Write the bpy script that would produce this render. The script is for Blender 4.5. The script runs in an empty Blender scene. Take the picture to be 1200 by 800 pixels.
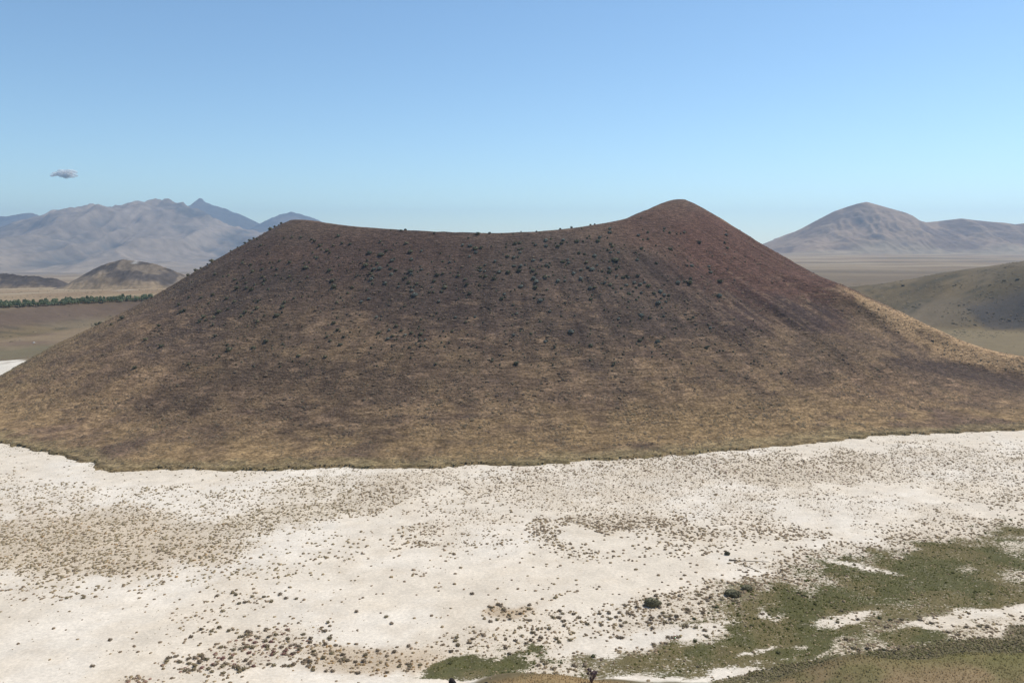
import bpy, math, random
import numpy as np

rng = np.random.default_rng(7)
random.seed(7)
scene = bpy.context.scene
col = scene.collection

# ---------------------------------------------------------------- camera
cam_data = bpy.data.cameras.new('camera')
cam = bpy.data.objects.new('camera', cam_data)
col.objects.link(cam)
cam_data.sensor_width = 36.0
cam_data.lens = 36.0 * 924.0 / 1200.0
cam_data.clip_start = 0.5
cam_data.clip_end = 90000.0
cam.location = (0.0, 0.0, 80.0)
cam.rotation_euler = (math.radians(90.0) - math.atan(115.0 / 924.0), 0.0, 0.0)
scene.camera = cam

# ---------------------------------------------------------------- sky, sun, exposure
SUN_EL, SUN_AZ = 56.0, 56.0          # degrees; azimuth from straight ahead towards the right
world = bpy.data.worlds.new('World')
scene.world = world
world.use_nodes = True
wn, wl = world.node_tree.nodes, world.node_tree.links
wn.clear()
w_out = wn.new('ShaderNodeOutputWorld'); w_bg = wn.new('ShaderNodeBackground'); w_sky = wn.new('ShaderNodeTexSky')
w_sky.sky_type = 'NISHITA'
w_sky.sun_disc = False
w_sky.sun_elevation = math.radians(SUN_EL)
w_sky.sun_rotation = math.radians(SUN_AZ)
w_sky.altitude = 1000.0
w_sky.air_density = 1.0
w_sky.dust_density = 0.15
w_sky.ozone_density = 2.0
w_bg.inputs['Strength'].default_value = 0.142
w_wb = wn.new('ShaderNodeMix'); w_wb.data_type = 'RGBA'; w_wb.blend_type = 'MULTIPLY'; w_wb.inputs[0].default_value = 1.0
w_wb.inputs[7].default_value = (0.88, 1.0, 1.01, 1.0)      # the phone's cool white balance, the same over the whole sky
wl.new(w_sky.outputs[0], w_wb.inputs[6]); wl.new(w_wb.outputs[2], w_bg.inputs[0]); wl.new(w_bg.outputs[0], w_out.inputs[0])

sun_data = bpy.data.lights.new('sun', 'SUN')
sun_data.energy = 4.2
sun_data.angle = math.radians(0.55)
sun_data.color = (1.0, 0.92, 0.80)
sun = bpy.data.objects.new('sun', sun_data)
col.objects.link(sun)
sun.rotation_euler = (math.radians(90.0 - SUN_EL), 0.0, math.radians(180.0 - SUN_AZ))
sun.location = (900, 1200, 1500)

scene.view_settings.view_transform = 'Standard'
scene.view_settings.look = 'None'
scene.view_settings.gamma = 1.0
scene.view_settings.exposure = 0.0
scene.view_settings.use_curve_mapping = False
scene.cycles.max_bounces = 8
scene.cycles.diffuse_bounces = 3
scene.cycles.volume_bounces = 1
scene.cycles.transparent_max_bounces = 40
scene.cycles.use_denoising = True

#<GEO>
# ---------------------------------------------------------------- helpers: survey camera, noise, land shapes
F, PITCH, CAMZ = 924.0, math.atan(115.0 / 924.0), 80.0
CP, SP = math.cos(PITCH), math.sin(PITCH)

def ray(px, py):
    """direction of a sight line, in the 1200 x 800 survey frame"""
    u, v = (px - 600.0) / F, (400.0 - py) / F
    return u, CP + v * SP, -SP + v * CP

def at_z(px, py, z=0.0):
    dx, dy, dz = ray(px, py)
    t = (z - CAMZ) / dz
    return dx * t, dy * t, z

def at_y(px, py, Y):
    dx, dy, dz = ray(px, py)
    t = Y / dy
    return dx * t, Y, CAMZ + dz * t

def project(x, y, z):
    zz = np.asarray(z) - CAMZ
    d = y * CP - zz * SP
    d = np.where(d < 1.0, 1.0, d)
    return 600.0 + F * x / d, 400.0 - F * (y * SP + zz * CP) / d

def _hash(ix, iy, seed):
    h = (ix.astype(np.int64) * 374761393 + iy.astype(np.int64) * 668265263 + seed * 1442695041) & 0x7fffffff
    h = ((h ^ (h >> 13)) * 1274126177) & 0x7fffffff
    return ((h ^ (h >> 16)) & 0xffff) / 65535.0

def vnoise(x, y, seed=0):
    x = np.asarray(x, float); y = np.asarray(y, float)
    ix, iy = np.floor(x), np.floor(y)
    fx, fy = x - ix, y - iy
    fx = fx * fx * fx * (fx * (fx * 6 - 15) + 10); fy = fy * fy * fy * (fy * (fy * 6 - 15) + 10)
    a, b = _hash(ix, iy, seed), _hash(ix + 1, iy, seed)
    c, d = _hash(ix, iy + 1, seed), _hash(ix + 1, iy + 1, seed)
    return (a + (b - a) * fx) + ((c + (d - c) * fx) - (a + (b - a) * fx)) * fy

def fbm(x, y, seed=0, octv=4, gain=0.5):
    """0..1, mean about 0.5"""
    s, amp, tot = 0.0, 1.0, 0.0
    for i in range(octv):
        s = s + amp * vnoise(x * 1.0 + 17.3 * i, y * 1.0 - 9.1 * i, seed + i * 7)
        tot += amp; amp *= gain
        x = x * 2.03 + 0.31 * y * 0; y = y * 2.03
    return s / tot

def ridged(x, y, seed=0, octv=4):
    s, amp, tot = 0.0, 1.0, 0.0
    for i in range(octv):
        s = s + amp * (1 - np.abs(2 * vnoise(x + 11.7 * i, y + 5.3 * i, seed + i * 5) - 1))
        tot += amp; amp *= 0.5; x = x * 2.1; y = y * 2.1
    return s / tot

def sstep(a, b, x):
    t = np.clip((np.asarray(x, float) - a) / (b - a), 0, 1)
    return t * t * (3 - 2 * t)

def mix(a, b, t):
    return a + (b - a) * t

def ring_table(ctrl, sigma):
    """periodic function of the bearing round the cone, given in degrees"""
    d = np.array([c[0] for c in ctrl], float); v = np.array([c[1] for c in ctrl], float)
    g = np.arange(0, 360, 0.5)
    t = np.interp(g, d, v, period=360)
    k = np.arange(-90, 91); w = np.exp(-0.5 * (k * 0.5 / sigma) ** 2); w /= w.sum()
    return np.convolve(np.concatenate([t[-90:], t, t[:90]]), w, 'valid')

def ring(tab, deg):
    return np.interp(np.mod(deg, 360), np.arange(0, 360, 0.5), tab, period=360)

# ---- the cinder cone, polar about CX, CY
CX, CY = -10.0, 605.0
RIM_H = ring_table([(0, 114), (20, 110), (40, 98), (60, 90), (90, 85), (120, 85), (150, 91), (180, 100),
                    (210, 98), (225, 94), (240, 91.2), (255, 89.3), (270, 88.2), (285, 90), (300, 94.3), (315, 100), (330, 109), (345, 114)], 4)
RIM_R = ring_table([(0, 140), (45, 130), (90, 130), (135, 140), (180, 156), (225, 146), (270, 135), (315, 134)], 14)
BASE_R = ring_table([(0, 345), (30, 330), (90, 320), (150, 312), (180, 298), (200, 304), (210, 325), (216, 345), (225, 350), (231, 354), (237, 355), (242, 353),
                     (246, 352), (248.2, 366), (250, 354), (252, 348), (255, 345), (261, 334), (270, 327), (280, 321), (290, 319), (300, 324), (307, 345), (314, 372), (322, 392), (335, 390), (347, 365)], 1.1)

def cone_z(x, y):
    dx, dy = x - CX, y - CY
    r = np.hypot(dx, dy); th = np.degrees(np.arctan2(dy, dx))
    H, R0, R1 = ring(RIM_H, th), ring(RIM_R, th), ring(BASE_R, th)
    R1 = R1 + 5 * (fbm(dx / 30, dy / 30, 21, 3) - 0.5) + 5 * (fbm(dx / 5, dy / 5, 23, 3) - 0.5)
    R1c = ring(CORE_R, th)
    t = (r - R0) / (R1c - R0)
    out = H * np.where(t < 1, np.clip(1 - t, 0, 1) ** 1.22, 0)
    # apron of washed-down cinder that reaches the shore
    s = np.clip((R1 - r) / 120.0, -0.2, 1)
    apron = 9.0 * np.sign(s) * np.abs(s) ** 1.5
    k = 6.0
    h = np.clip(0.5 + 0.5 * (out - apron) / k, 0, 1)
    out = mix(apron, out, h) + k * h * (1 - h)
    edge = sstep(1.0, 0.9, r / R1)
    out = np.where(s < 0, -2.2 * np.minimum(1, -s * 30), out * 1.0 - 0.55 * (1 - sstep(0, 0.1, s)))
    # rounded lip and the crater inside
    lip = 14.0
    q = np.clip((r - R0) / lip, -1, 1)
    inside = H - 38 * sstep(0, 95, R0 - r) - np.maximum(0, R0 - r) * 0.12
    out = np.where(r < R0, inside, out)
    out = out - 2.6 * np.exp(-(np.abs(r - R0) / 9.0) ** 1.3)
    # gullies down the flank and low hummocks
    fl = sstep(0.02, 0.25, t) * sstep(1.02, 0.7, t)
    out = out + fl * (3.6 * (fbm(th / 5.0, r / 130, 31, 3) - 0.5) + 1.5 * (ridged(th / 2.2, r / 90, 33, 3) - 0.5) + 1.6 * (fbm(dx / 22, dy / 22, 37, 4) - 0.5))
    out = out + 0.5 * (fbm(dx / 6, dy / 6, 41, 3) - 0.5) * sstep(0, 0.08, s)
    # the low spur that runs off the right foot, steep towards the camera
    ax, ay, bx, by = 176.0, 486.0, 330.0, 452.0
    ux, uy = bx - ax, by - ay; L = math.hypot(ux, uy); ux /= L; uy /= L
    along = (x - ax) * ux + (y - ay) * uy
    off = (x - ax) * -uy + (y - ay) * ux          # + is away from the camera
    off = off + 4 * (fbm(x / 40, y / 40, 51, 3) - 0.5)
    prof = np.where(off < 0, np.exp(-(off / 11.0) ** 2), np.exp(-(off / 46.0) ** 2))
    out = out + 11.0 * prof * sstep(-30, 55, along) * sstep(330, 150, along) * (r > R0)
    return out

CORE_R = ring_table([(0, 352), (30, 345), (90, 330), (150, 325), (180, 335), (200, 345), (215, 345), (235, 330), (255, 314), (270, 308), (290, 312), (315, 330), (340, 345)], 8)

# ---- the maar floor, its wall and the plains beyond
WALL_R = ring_table([(0, 492), (12, 488), (15, 455), (18, 395), (26, 378), (39, 372), (60, 390), (90, 410), (135, 415), (170, 410), (190, 415), (215, 445), (245, 478), (270, 483), (300, 492), (330, 490)], 1.8)
WALL_W = ring_table([(0, 170), (12, 160), (18, 240), (26, 252), (39, 170), (60, 130), (90, 100), (160, 110), (190, 120), (230, 120), (270, 119), (310, 120), (340, 150)], 2)
WALL_H = ring_table([(0, 72), (14, 68), (22, 64), (27, 57), (33, 40), (39, 27), (46, 21), (60, 20), (90, 20), (135, 20), (175, 21), (200, 26), (230, 60), (250, 77), (270, 78), (300, 78), (330, 76)], 3)
BENCH_X = [-400, -60, -25, -4, 3, 13, 20, 48, 56, 70, 110, 400]
BENCH_Z = [0.0, 0.3, 1.0, 2.0, 4.9, 5.1, 2.2, 3.2, 7.6, 8.7, 9.6, 16]

def ground_z(x, y, detail=True):
    x = np.asarray(x, float); y = np.asarray(y, float)
    dx, dy = x - CX, y - CY
    r = np.hypot(dx, dy); th = np.degrees(np.arctan2(dy, dx))
    R, W, H = ring(WALL_R, th), ring(WALL_W, th), ring(WALL_H, th)
    front = sstep(-0.55, -0.9, dy / np.maximum(r, 1))
    n = fbm(x / 60, y / 60, 61, 4) - 0.5
    t = np.clip((r + n * 26 * (1 - front) - R) / W, 0, 1)
    soft = t * t * (3 - 2 * t)
    lin = np.clip(t * 1.0, 0, 1)
    prof = mix(soft, lin, front)
    dist = np.hypot(x, y)
    plain_left = 20 - 0.0275 * np.maximum(0, dist - 900)
    plain_right = 20 - 0.0012 * np.maximum(0, dist - 900)
    plain = mix(plain_left, plain_right, sstep(-0.25, 0.25, x / np.maximum(dist, 1)))
    plain = np.maximum(plain, -128)
    plain = np.where(dy < 0, mix(plain, 70.0, sstep(0, -0.5, dy / np.maximum(r, 1))), plain)
    rim = mix(H, plain, sstep(0, 420, r - R - W))
    z = prof * rim
    z = z + prof * (1 - front) * 3.5 * (fbm(x / 45, y / 45, 65, 4) - 0.5) * sstep(3500, 400, dist)
    z = z + sstep(1200, 2600, dist) * 16 * (fbm(x / 420, y / 420, 71, 4) - 0.5)
    # bluff at the foot of the wall at the right, rising to the right
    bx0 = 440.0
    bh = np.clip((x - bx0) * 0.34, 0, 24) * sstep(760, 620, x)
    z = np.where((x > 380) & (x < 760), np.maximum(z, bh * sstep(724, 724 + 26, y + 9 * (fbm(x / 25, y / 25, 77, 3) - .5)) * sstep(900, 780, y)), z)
    # bench of grassy ground below the look-out
    bz = sum(np.interp(x + o, BENCH_X, BENCH_Z) for o in (-6, -3, 0, 3, 6)) / 5.0
    e = 130.5 + 3.0 * (fbm(x / 14, y * 0 + 3.1, 81, 3) - 0.5) * 2
    bench = bz * sstep(e + 9, e - 1.0, y) * (y > -50) + np.where(y < e, (e - y) * 0.03, 0)
    bench = bench + 0.9 * (fbm(x / 9, y / 9, 83, 3) - 0.5) * sstep(e + 9, e, y)
    z = np.where(dy < -350, np.maximum(z, bench), z)
    # the lake floor itself: very low swells
    z = z + 0.35 * (fbm(x / 35, y / 35, 91, 3) - 0.5) * (1 - prof)
    # keep clear of the look-out's feet
    return z

def land_z(x, y):
    return np.maximum(ground_z(x, y), cone_z(x, y))

def hit(px, py, far=1400.0, fn=land_z):
    """walk sight lines until they meet the land; arrays in, arrays out"""
    px = np.asarray(px, float); py = np.asarray(py, float)
    u, v = (px - 600.0) / F, (400.0 - py) / F
    dx, dy, dz = u, CP + v * SP, -SP + v * CP
    t = np.full(px.shape, 100.0); done = np.zeros(px.shape, bool)
    step = 3.0
    while True:
        act = ~done
        if not act.any() or t[act].min() > far: break
        below = np.zeros(px.shape, bool)
        below[act] = (CAMZ + dz[act] * t[act]) < fn(dx[act] * t[act], dy[act] * t[act])
        done |= below
        t = np.where(done, t, t + step)
        done |= t > far
    a, b = t - step, t.copy()
    for _ in range(12):
        m = (a + b) / 2
        below = (CAMZ + dz * m) < fn(dx * m, dy * m)
        b = np.where(below, m, b); a = np.where(below, a, m)
    return dx * b, dy * b, CAMZ + dz * b, t < far
#</GEO>

# ---------------------------------------------------------------- materials
def new_mat(name):
    m = bpy.data.materials.new(name); m.use_nodes = True
    nt = m.node_tree; nt.nodes.clear()
    out = nt.nodes.new('ShaderNodeOutputMaterial'); b = nt.nodes.new('ShaderNodeBsdfPrincipled')
    b.inputs['Roughness'].default_value = 0.95
    b.inputs['Specular IOR Level'].default_value = 0.1
    nt.links.new(b.outputs[0], out.inputs[0])
    return m, nt, b

def noise_node(nt, scale_vec, detail=4.0, rough=0.6, scale=1.0, coord='Object'):
    tc = nt.nodes.new('ShaderNodeTexCoord'); mp = nt.nodes.new('ShaderNodeMapping')
    mp.inputs['Scale'].default_value = scale_vec
    n = nt.nodes.new('ShaderNodeTexNoise'); n.inputs['Scale'].default_value = scale
    n.inputs['Detail'].default_value = detail; n.inputs['Roughness'].default_value = rough
    nt.links.new(tc.outputs[coord], mp.inputs[0]); nt.links.new(mp.outputs[0], n.inputs['Vector'])
    return n.outputs[0]

def ramp(nt, fac, lo, hi, a=0.3, b=0.7):
    r = nt.nodes.new('ShaderNodeMapRange')
    r.inputs['From Min'].default_value = a; r.inputs['From Max'].default_value = b
    r.inputs['To Min'].default_value = lo; r.inputs['To Max'].default_value = hi
    nt.links.new(fac, r.inputs['Value'])
    return r.outputs[0]

def math_node(nt, op, a, b):
    n = nt.nodes.new('ShaderNodeMath'); n.operation = op
    for i, v in enumerate((a, b)):
        if isinstance(v, (int, float)): n.inputs[i].default_value = v
        else: nt.links.new(v, n.inputs[i])
    return n.outputs[0]

def land_material(name, noises, bumps=(), tint=None):
    """colour attribute times a product of procedural noises; noises = [(scale vector, detail, low, high)]"""
    m, nt, b = new_mat(name)
    at = nt.nodes.new('ShaderNodeVertexColor'); at.layer_name = 'Col'
    f = None
    for (sv, det, lo, hi) in noises:
        k = ramp(nt, noise_node(nt, sv, det), lo, hi)
        f = k if f is None else math_node(nt, 'MULTIPLY', f, k)
    vm = nt.nodes.new('ShaderNodeVectorMath'); vm.operation = 'SCALE'
    nt.links.new(at.outputs[0], vm.inputs[0]); nt.links.new(f, vm.inputs['Scale'])
    nt.links.new(vm.outputs[0], b.inputs['Base Color'])
    prev = None
    for (sv, det, dist, strength) in bumps:
        bp = nt.nodes.new('ShaderNodeBump'); bp.inputs['Distance'].default_value = dist; bp.inputs['Strength'].default_value = strength
        nt.links.new(noise_node(nt, sv, det), bp.inputs['Height'])
        if prev is not None: nt.links.new(prev, bp.inputs['Normal'])
        prev = bp.outputs[0]
    if prev is not None: nt.links.new(prev, b.inputs['Normal'])
    return m

def leaf_material(name, rgb, vary=0.35, scale=1.2, trans=0.0):
    m, nt, b = new_mat(name)
    oi = nt.nodes.new('ShaderNodeObjectInfo')
    k = ramp(nt, noise_node(nt, (scale,) * 3, 3.0), 1 - vary, 1 + vary)
    k2 = ramp(nt, oi.outputs['Random'], 0.78, 1.25, 0, 1)
    vm = nt.nodes.new('ShaderNodeVectorMath'); vm.operation = 'SCALE'
    vm.inputs[0].default_value = rgb
    nt.links.new(math_node(nt, 'MULTIPLY', k, k2), vm.inputs['Scale'])
    nt.links.new(vm.outputs[0], b.inputs['Base Color'])
    return m

def ground_material():
    m = land_material('lake_floor_and_plain', [((1.4,) * 3, 5, 0.86, 1.12), ((0.22,) * 3, 5, 0.90, 1.10), ((0.05,) * 3, 4, 0.93, 1.07)], [((1.3,) * 3, 4, 0.12, 0.6)])
    nt = m.node_tree; b = next(n for n in nt.nodes if n.type == 'BSDF_PRINCIPLED')
    soil = b.inputs['Base Color'].links[0].from_socket
    vg = nt.nodes.new('ShaderNodeVertexColor'); vg.layer_name = 'Veg'
    n1 = noise_node(nt, (1.1, 1.7, 1.0), 5, .65); n2 = noise_node(nt, (3.4, 4.4, 3.4), 3, .6)
    nn = math_node(nt, 'ADD', math_node(nt, 'MULTIPLY', n1, 1.7), math_node(nt, 'MULTIPLY', n2, 0.9))
    f = ramp(nt, math_node(nt, 'ADD', vg.outputs['Alpha'], math_node(nt, 'SUBTRACT', nn, 1.3)), 0.0, 0.95, 0.42, 0.62)
    vm = nt.nodes.new('ShaderNodeVectorMath'); vm.operation = 'SCALE'
    nt.links.new(vg.outputs['Color'], vm.inputs[0])
    nt.links.new(math_node(nt, 'MULTIPLY', ramp(nt, noise_node(nt, (2.6, 3.2, 2.6), 3), .72, 1.3), ramp(nt, noise_node(nt, (.35,) * 3, 3), .8, 1.2)), vm.inputs['Scale'])
    mx = nt.nodes.new('ShaderNodeMix'); mx.data_type = 'RGBA'
    nt.links.new(f, mx.inputs[0]); nt.links.new(soil, mx.inputs[6]); nt.links.new(vm.outputs[0], mx.inputs[7])
    nt.links.new(mx.outputs[2], b.inputs['Base Color'])
    return m
M_ground = ground_material()
M_cone = land_material('cinder_and_dry_grass',
                       [((0.2, 0.2, 1.6), 5, 0.5, 1.5), ((0.8, 0.8, 2.4), 4, 0.42, 1.58), ((0.03, 0.03, 0.03), 4, 0.88, 1.12)],
                       [((0.3, 0.3, 1.3), 4, 0.8, 0.6), ((0.9, 0.9, 1.6), 4, 0.5, 0.8)])
M_far = land_material('far_mountain_ground', [((0.012,) * 3, 6, 0.75, 1.25), ((0.0028,) * 3, 5, 0.85, 1.15)], [((0.02,) * 3, 5, 9.0, 0.6)])
M_hill = land_material('hill_ground', [((0.09,) * 3, 6, 0.7, 1.3), ((0.02,) * 3, 4, 0.85, 1.15)], [((0.12,) * 3, 5, 1.5, 0.6)])
M_tuft = land_material('dry_tufts', [((2.2,) * 3, 3, 0.7, 1.3)])
M_shrub = leaf_material('shrub_leaves', (0.17, 0.16, 0.10), 0.4, 1.6)
M_shrub_dark = leaf_material('dark_shrub_leaves', (0.12, 0.12, 0.08), 0.4, 1.6)
M_grey = leaf_material('grey_green_shrub_leaves', (0.19, 0.20, 0.165), 0.35, 1.6)
M_tuft_brown = leaf_material('brown_tuft_twigs', (0.19, 0.15, 0.105), 0.35, 2.5)
M_tuft_olive = leaf_material('olive_tuft_twigs', (0.20, 0.165, 0.10), 0.35, 2.5)
M_tuft_green = leaf_material('green_tuft_leaves', (0.085, 0.088, 0.04), 0.35, 2.5)
M_tuft_red = leaf_material('red_tuft_leaves', (0.21, 0.115, 0.095), 0.35, 2.5)
M_tree = leaf_material('orchard_leaves', (0.27, 0.30, 0.175), 0.35, 0.8)
M_bark = leaf_material('bark', (0.13, 0.10, 0.075), 0.3, 3.0)
M_wood = leaf_material('weathered_wood', (0.20, 0.165, 0.125), 0.3, 4.0)
M_rock = leaf_material('dark_lava_rock', (0.032, 0.027, 0.026), 0.5, 3.0)
M_pale = leaf_material('pale_stone', (0.62, 0.59, 0.54), 0.15, 2.0)
M_thistle = leaf_material('dry_thistle', (0.17, 0.125, 0.13), 0.5, 6.0)

# ---------------------------------------------------------------- mesh helpers
def mesh_np(name, verts, quads=None, tris=None, colors=None, smooth=True):
    me = bpy.data.meshes.new(name)
    nv = len(verts)
    loops, starts, totals = [], [], []
    off = 0
    if quads is not None and len(quads):
        q = np.asarray(quads, np.int32); loops.append(q.ravel()); starts.append(off + 4 * np.arange(len(q))); totals.append(np.full(len(q), 4)); off += 4 * len(q)
    if tris is not None and len(tris):
        t = np.asarray(tris, np.int32); loops.append(t.ravel()); starts.append(off + 3 * np.arange(len(t))); totals.append(np.full(len(t), 3)); off += 3 * len(t)
    loops = np.concatenate(loops); starts = np.concatenate(starts); totals = np.concatenate(totals)
    me.vertices.add(nv); me.vertices.foreach_set('co', np.asarray(verts, np.float32).ravel())
    me.loops.add(len(loops)); me.loops.foreach_set('vertex_index', loops.astype(np.int32))
    me.polygons.add(len(starts))
    me.polygons.foreach_set('loop_start', starts.astype(np.int32))
    if smooth: me.polygons.foreach_set('use_smooth', np.ones(len(starts), bool))
    me.update(calc_edges=True); me.validate()
    if colors is not None:
        a = me.color_attributes.new('Col', 'FLOAT_COLOR', 'POINT')
        c = np.ones((nv, 4), np.float32); c[:, :3] = colors
        a.data.foreach_set('color', c.ravel())
    return me

def add(name, me, mat=None, parent=None, loc=None, **props):
    o = bpy.data.objects.new(name, me); col.objects.link(o)
    if mat is not None and me is not None and not me.materials: me.materials.append(mat)
    if parent is not None: o.parent = parent
    if loc is not None: o.location = loc
    for k, v in props.items(): o[k] = v
    return o

def grid_quads(nr, nc):
    i = np.arange(nr - 1)[:, None] * nc + np.arange(nc - 1)[None, :]
    return np.stack([i, i + 1, i + nc + 1, i + nc], -1).reshape(-1, 4)

def blobs(px, py, lst):
    """cover of a list of soft patches, each (x, y, half width, half height, tilt, amount) in the survey frame"""
    out = np.zeros(np.shape(px))
    for (bx, by, rx, ry, tl, am) in lst:
        c, s = math.cos(math.radians(tl)), math.sin(math.radians(tl))
        dx, dy = px - bx, py - by
        u, v = (dx * c + dy * s) / rx, (-dx * s + dy * c) / ry
        out = np.maximum(out, am * np.clip(1.45 - (u * u + v * v), 0, 1))
    return out

def lay(base, rgb, m):
    m = np.asarray(m)[..., None]
    return base + (np.asarray(rgb) - base) * m

# ---------------------------------------------------------------- what grows where on the lake floor
BROWN = [(60, 640, 150, 38, 4, .95), (190, 625, 120, 30, 8, .8), (330, 607, 130, 20, -8, .9), (440, 588, 70, 20, -12, .9), (420, 565, 110, 16, -4, .7),
         (330, 570, 110, 22, -6, .5), (230, 585, 110, 18, 0, .4), (60, 585, 90, 25, 0, .5), (30, 565, 60, 14, 0, .4), (100, 672, 160, 22, -4, .42),
         (300, 660, 120, 24, -12, .26), (60, 692, 120, 14, -8, .2), (450, 555, 90, 10, -3, .55), (560, 560, 60, 8, -6, .5), (590, 570, 70, 12, -10, .75),
         (510, 595, 30, 8, -12, .6), (545, 612, 60, 14, 0, .4), (490, 628, 35, 12, -10, .65), (450, 655, 90, 28, -6, .3), (560, 645, 50, 18, 0, .22),
         (720, 565, 150, 28, -4, .7), (850, 545, 130, 20, -4, .8), (800, 590, 140, 22, 0, .5), (960, 548, 120, 22, -4, .8), (1080, 545, 140, 22, 0, .6),
         (1170, 560, 80, 40, 0, .55), (960, 585, 160, 14, 0, .35), (720, 612, 80, 8, 2, .95), (640, 622, 22, 14, 0, .6), (690, 642, 80, 10, 4, .28),
         (800, 625, 60, 12, 6, .7), (800, 640, 60, 12, 0, .4), (910, 622, 70, 14, 4, .6), (1040, 615, 50, 10, -8, .35), (1110, 600, 50, 14, -8, .6),
         (1160, 620, 60, 18, 0, .7), (290, 765, 100, 26, -14, .85), (210, 735, 90, 14, -20, .3), (160, 740, 50, 10, -10, .1), (250, 715, 100, 14, -15, .25),
         (155, 797, 28, 12, 0, .95), (440, 755, 70, 14, 0, .5), (420, 775, 90, 20, 0, .85), (560, 700, 90, 10, -20, .12), (590, 720, 26, 9, 10, .85),
         (622, 700, 30, 6, -20, .6), (650, 735, 100, 22, -10, .6), (560, 762, 120, 22, -8, .7), (640, 778, 110, 20, 0, .8), (780, 715, 90, 22, -6, .75),
         (870, 690, 60, 18, -10, .85), (740, 740, 60, 16, 0, .5), (960, 660, 90, 18, -8, .8), (1030, 650, 60, 18, -6, .8), (900, 705, 120, 36, -10, .75),
         (1100, 660, 120, 50, 0, .9), (1000, 740, 220, 30, 0, .95), (1000, 690, 180, 40, 0, .95), (820, 760, 120, 24, -6, .9), (1150, 690, 90, 60, 0, .95), (880, 710, 90, 24, -10, .9)]
GREEN = [(560, 782, 70, 13, -6, .65), (650, 765, 22, 8, 0, .75), (600, 795, 120, 8, 0, .5), (700, 788, 60, 10, 0, .7), (770, 780, 90, 14, 0, .85), (830, 762, 70, 14, -10, .8),
         (900, 748, 110, 20, -8, 1), (960, 733, 70, 16, -5, 1), (990, 700, 90, 22, -6, .9), (1000, 690, 120, 18, 0, .75), (1100, 682, 100, 22, -4, .9),
         (1160, 692, 60, 22, 0, .8), (1075, 737, 36, 12, 0, .9), (1000, 766, 230, 12, -2, .95), (1175, 650, 60, 20, 0, .6), (1030, 670, 90, 16, 0, .5), (850, 722, 60, 12, -8, .4),
         (1150, 755, 80, 12, 0, .8), (1080, 640, 60, 10, -6, .4), (1120, 660, 110, 24, -6, .75), (930, 715, 80, 20, -8, .85), (1060, 700, 110, 18, -4, .7), (1150, 640, 90, 26, -10, .55), (1185, 612, 50, 14, 0, .35)]
BARE = [(995, 722, 44, 5, -8, .8), (1130, 722, 70, 8, -6, .95), (1190, 715, 30, 6, -6, .9), (690, 755, 60, 7, -12, .8), (760, 745, 60, 7, -10, .9), (820, 735, 45, 6, -8, .8), (902, 719, 18, 6, 0, .8),
        (1020, 668, 50, 3, 10, .6), (910, 757, 55, 2.2, -8, .8), (930, 768, 90, 2.2, -6, .5), (110, 748, 110, 18, -8, .95), (250, 790, 80, 8, 0, .9), (350, 640, 70, 14, -12, .7),
        (480, 700, 120, 26, -10, .75), (400, 552, 140, 5, 0, .8), (250, 562, 80, 8, 0, .8), (520, 592, 60, 14, -10, .4)]
OLIVE = [(1010, 704, 220, 50, -8, 1), (720, 782, 160, 18, -4, .9), (1160, 625, 60, 26, -8, .7), (840, 757, 130, 22, -8, 1), (1140, 652, 90, 36, -8, .9), (590, 778, 120, 16, -4, .6), (880, 705, 60, 26, -8, .9)]
OCHRE = [(445, 772, 80, 20, 0, .75), (592, 720, 24, 8, 10, .9), (420, 792, 80, 8, 0, .6), (100, 632, 200, 40, 4, .4)]
RED = [(320, 757, 90, 20, -14, .8), (160, 799, 26, 9, 0, .7), (900, 560, 300, 30, 0, .25), (230, 770, 40, 16, 0, .4)]
FINE = [(740, 580, 150, 34, -2, 1), (560, 612, 60, 16, 0, .8), (470, 556, 110, 12, 0, .9), (960, 585, 200, 40, 0, .9), (1120, 555, 140, 40, 0, .7), (130, 712, 90, 12, -6, .8), (580, 640, 120, 24, 0, .6)]
BIG = [(720, 640, 170, 40, 0, .9), (640, 622, 40, 20, 0, .9), (440, 660, 140, 34, 0, .8), (250, 680, 260, 30, 0, .6), (290, 765, 120, 40, 0, .7), (910, 622, 90, 20, 0, .6), (760, 690, 300, 60, 0, .5)]

def floor_cover(x, y):
    px, py = project(x, y, np.zeros(np.shape(x)))
    n1 = fbm(x / 14, y / 14, 101, 4); n2 = fbm(x / 4.5, y / 4.5, 103, 3); n3 = fbm(x / 38, y / 30, 107, 3)
    wx, wy = (n3 - .5) * 60 + (n2 - .5) * 40, (fbm(x / 22, y / 22, 109, 3) - .5) * 26 + (n2 - .5) * 16
    px = np.clip(px, 14, 1186)          # the same drifts go on beyond the frame
    qx, qy = px + wx, py + wy
    br = blobs(qx, qy, BROWN); gr = blobs(qx, qy, GREEN); ba = blobs(px + wx * .6, py + wy * .6, BARE) * sstep(.2, .5, n2 + .08)
    br = br * (1 - ba) * sstep(0.22, 0.55, n1 + 0.55 * (br - 0.35)) + 0.02
    gr = np.clip(gr * 1.1 + 1.5 * (n1 * .55 + n2 * .45 - .5) * sstep(0, .25, gr) - .1, 0, 1) * (1 - .85 * ba)
    return px, py, br, gr, blobs(qx, qy, OCHRE), blobs(qx, qy, RED), blobs(qx + wx, qy + wy, OLIVE) * (1 - .9 * ba)

# ---------------------------------------------------------------- the ground: one sheet from the look-out to beyond the mountains
def grow(start, step, k, end):
    out, v, s = [], start, step
    while abs(v) < end:
        s *= k; v += s; out.append(v)
    return out

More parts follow.
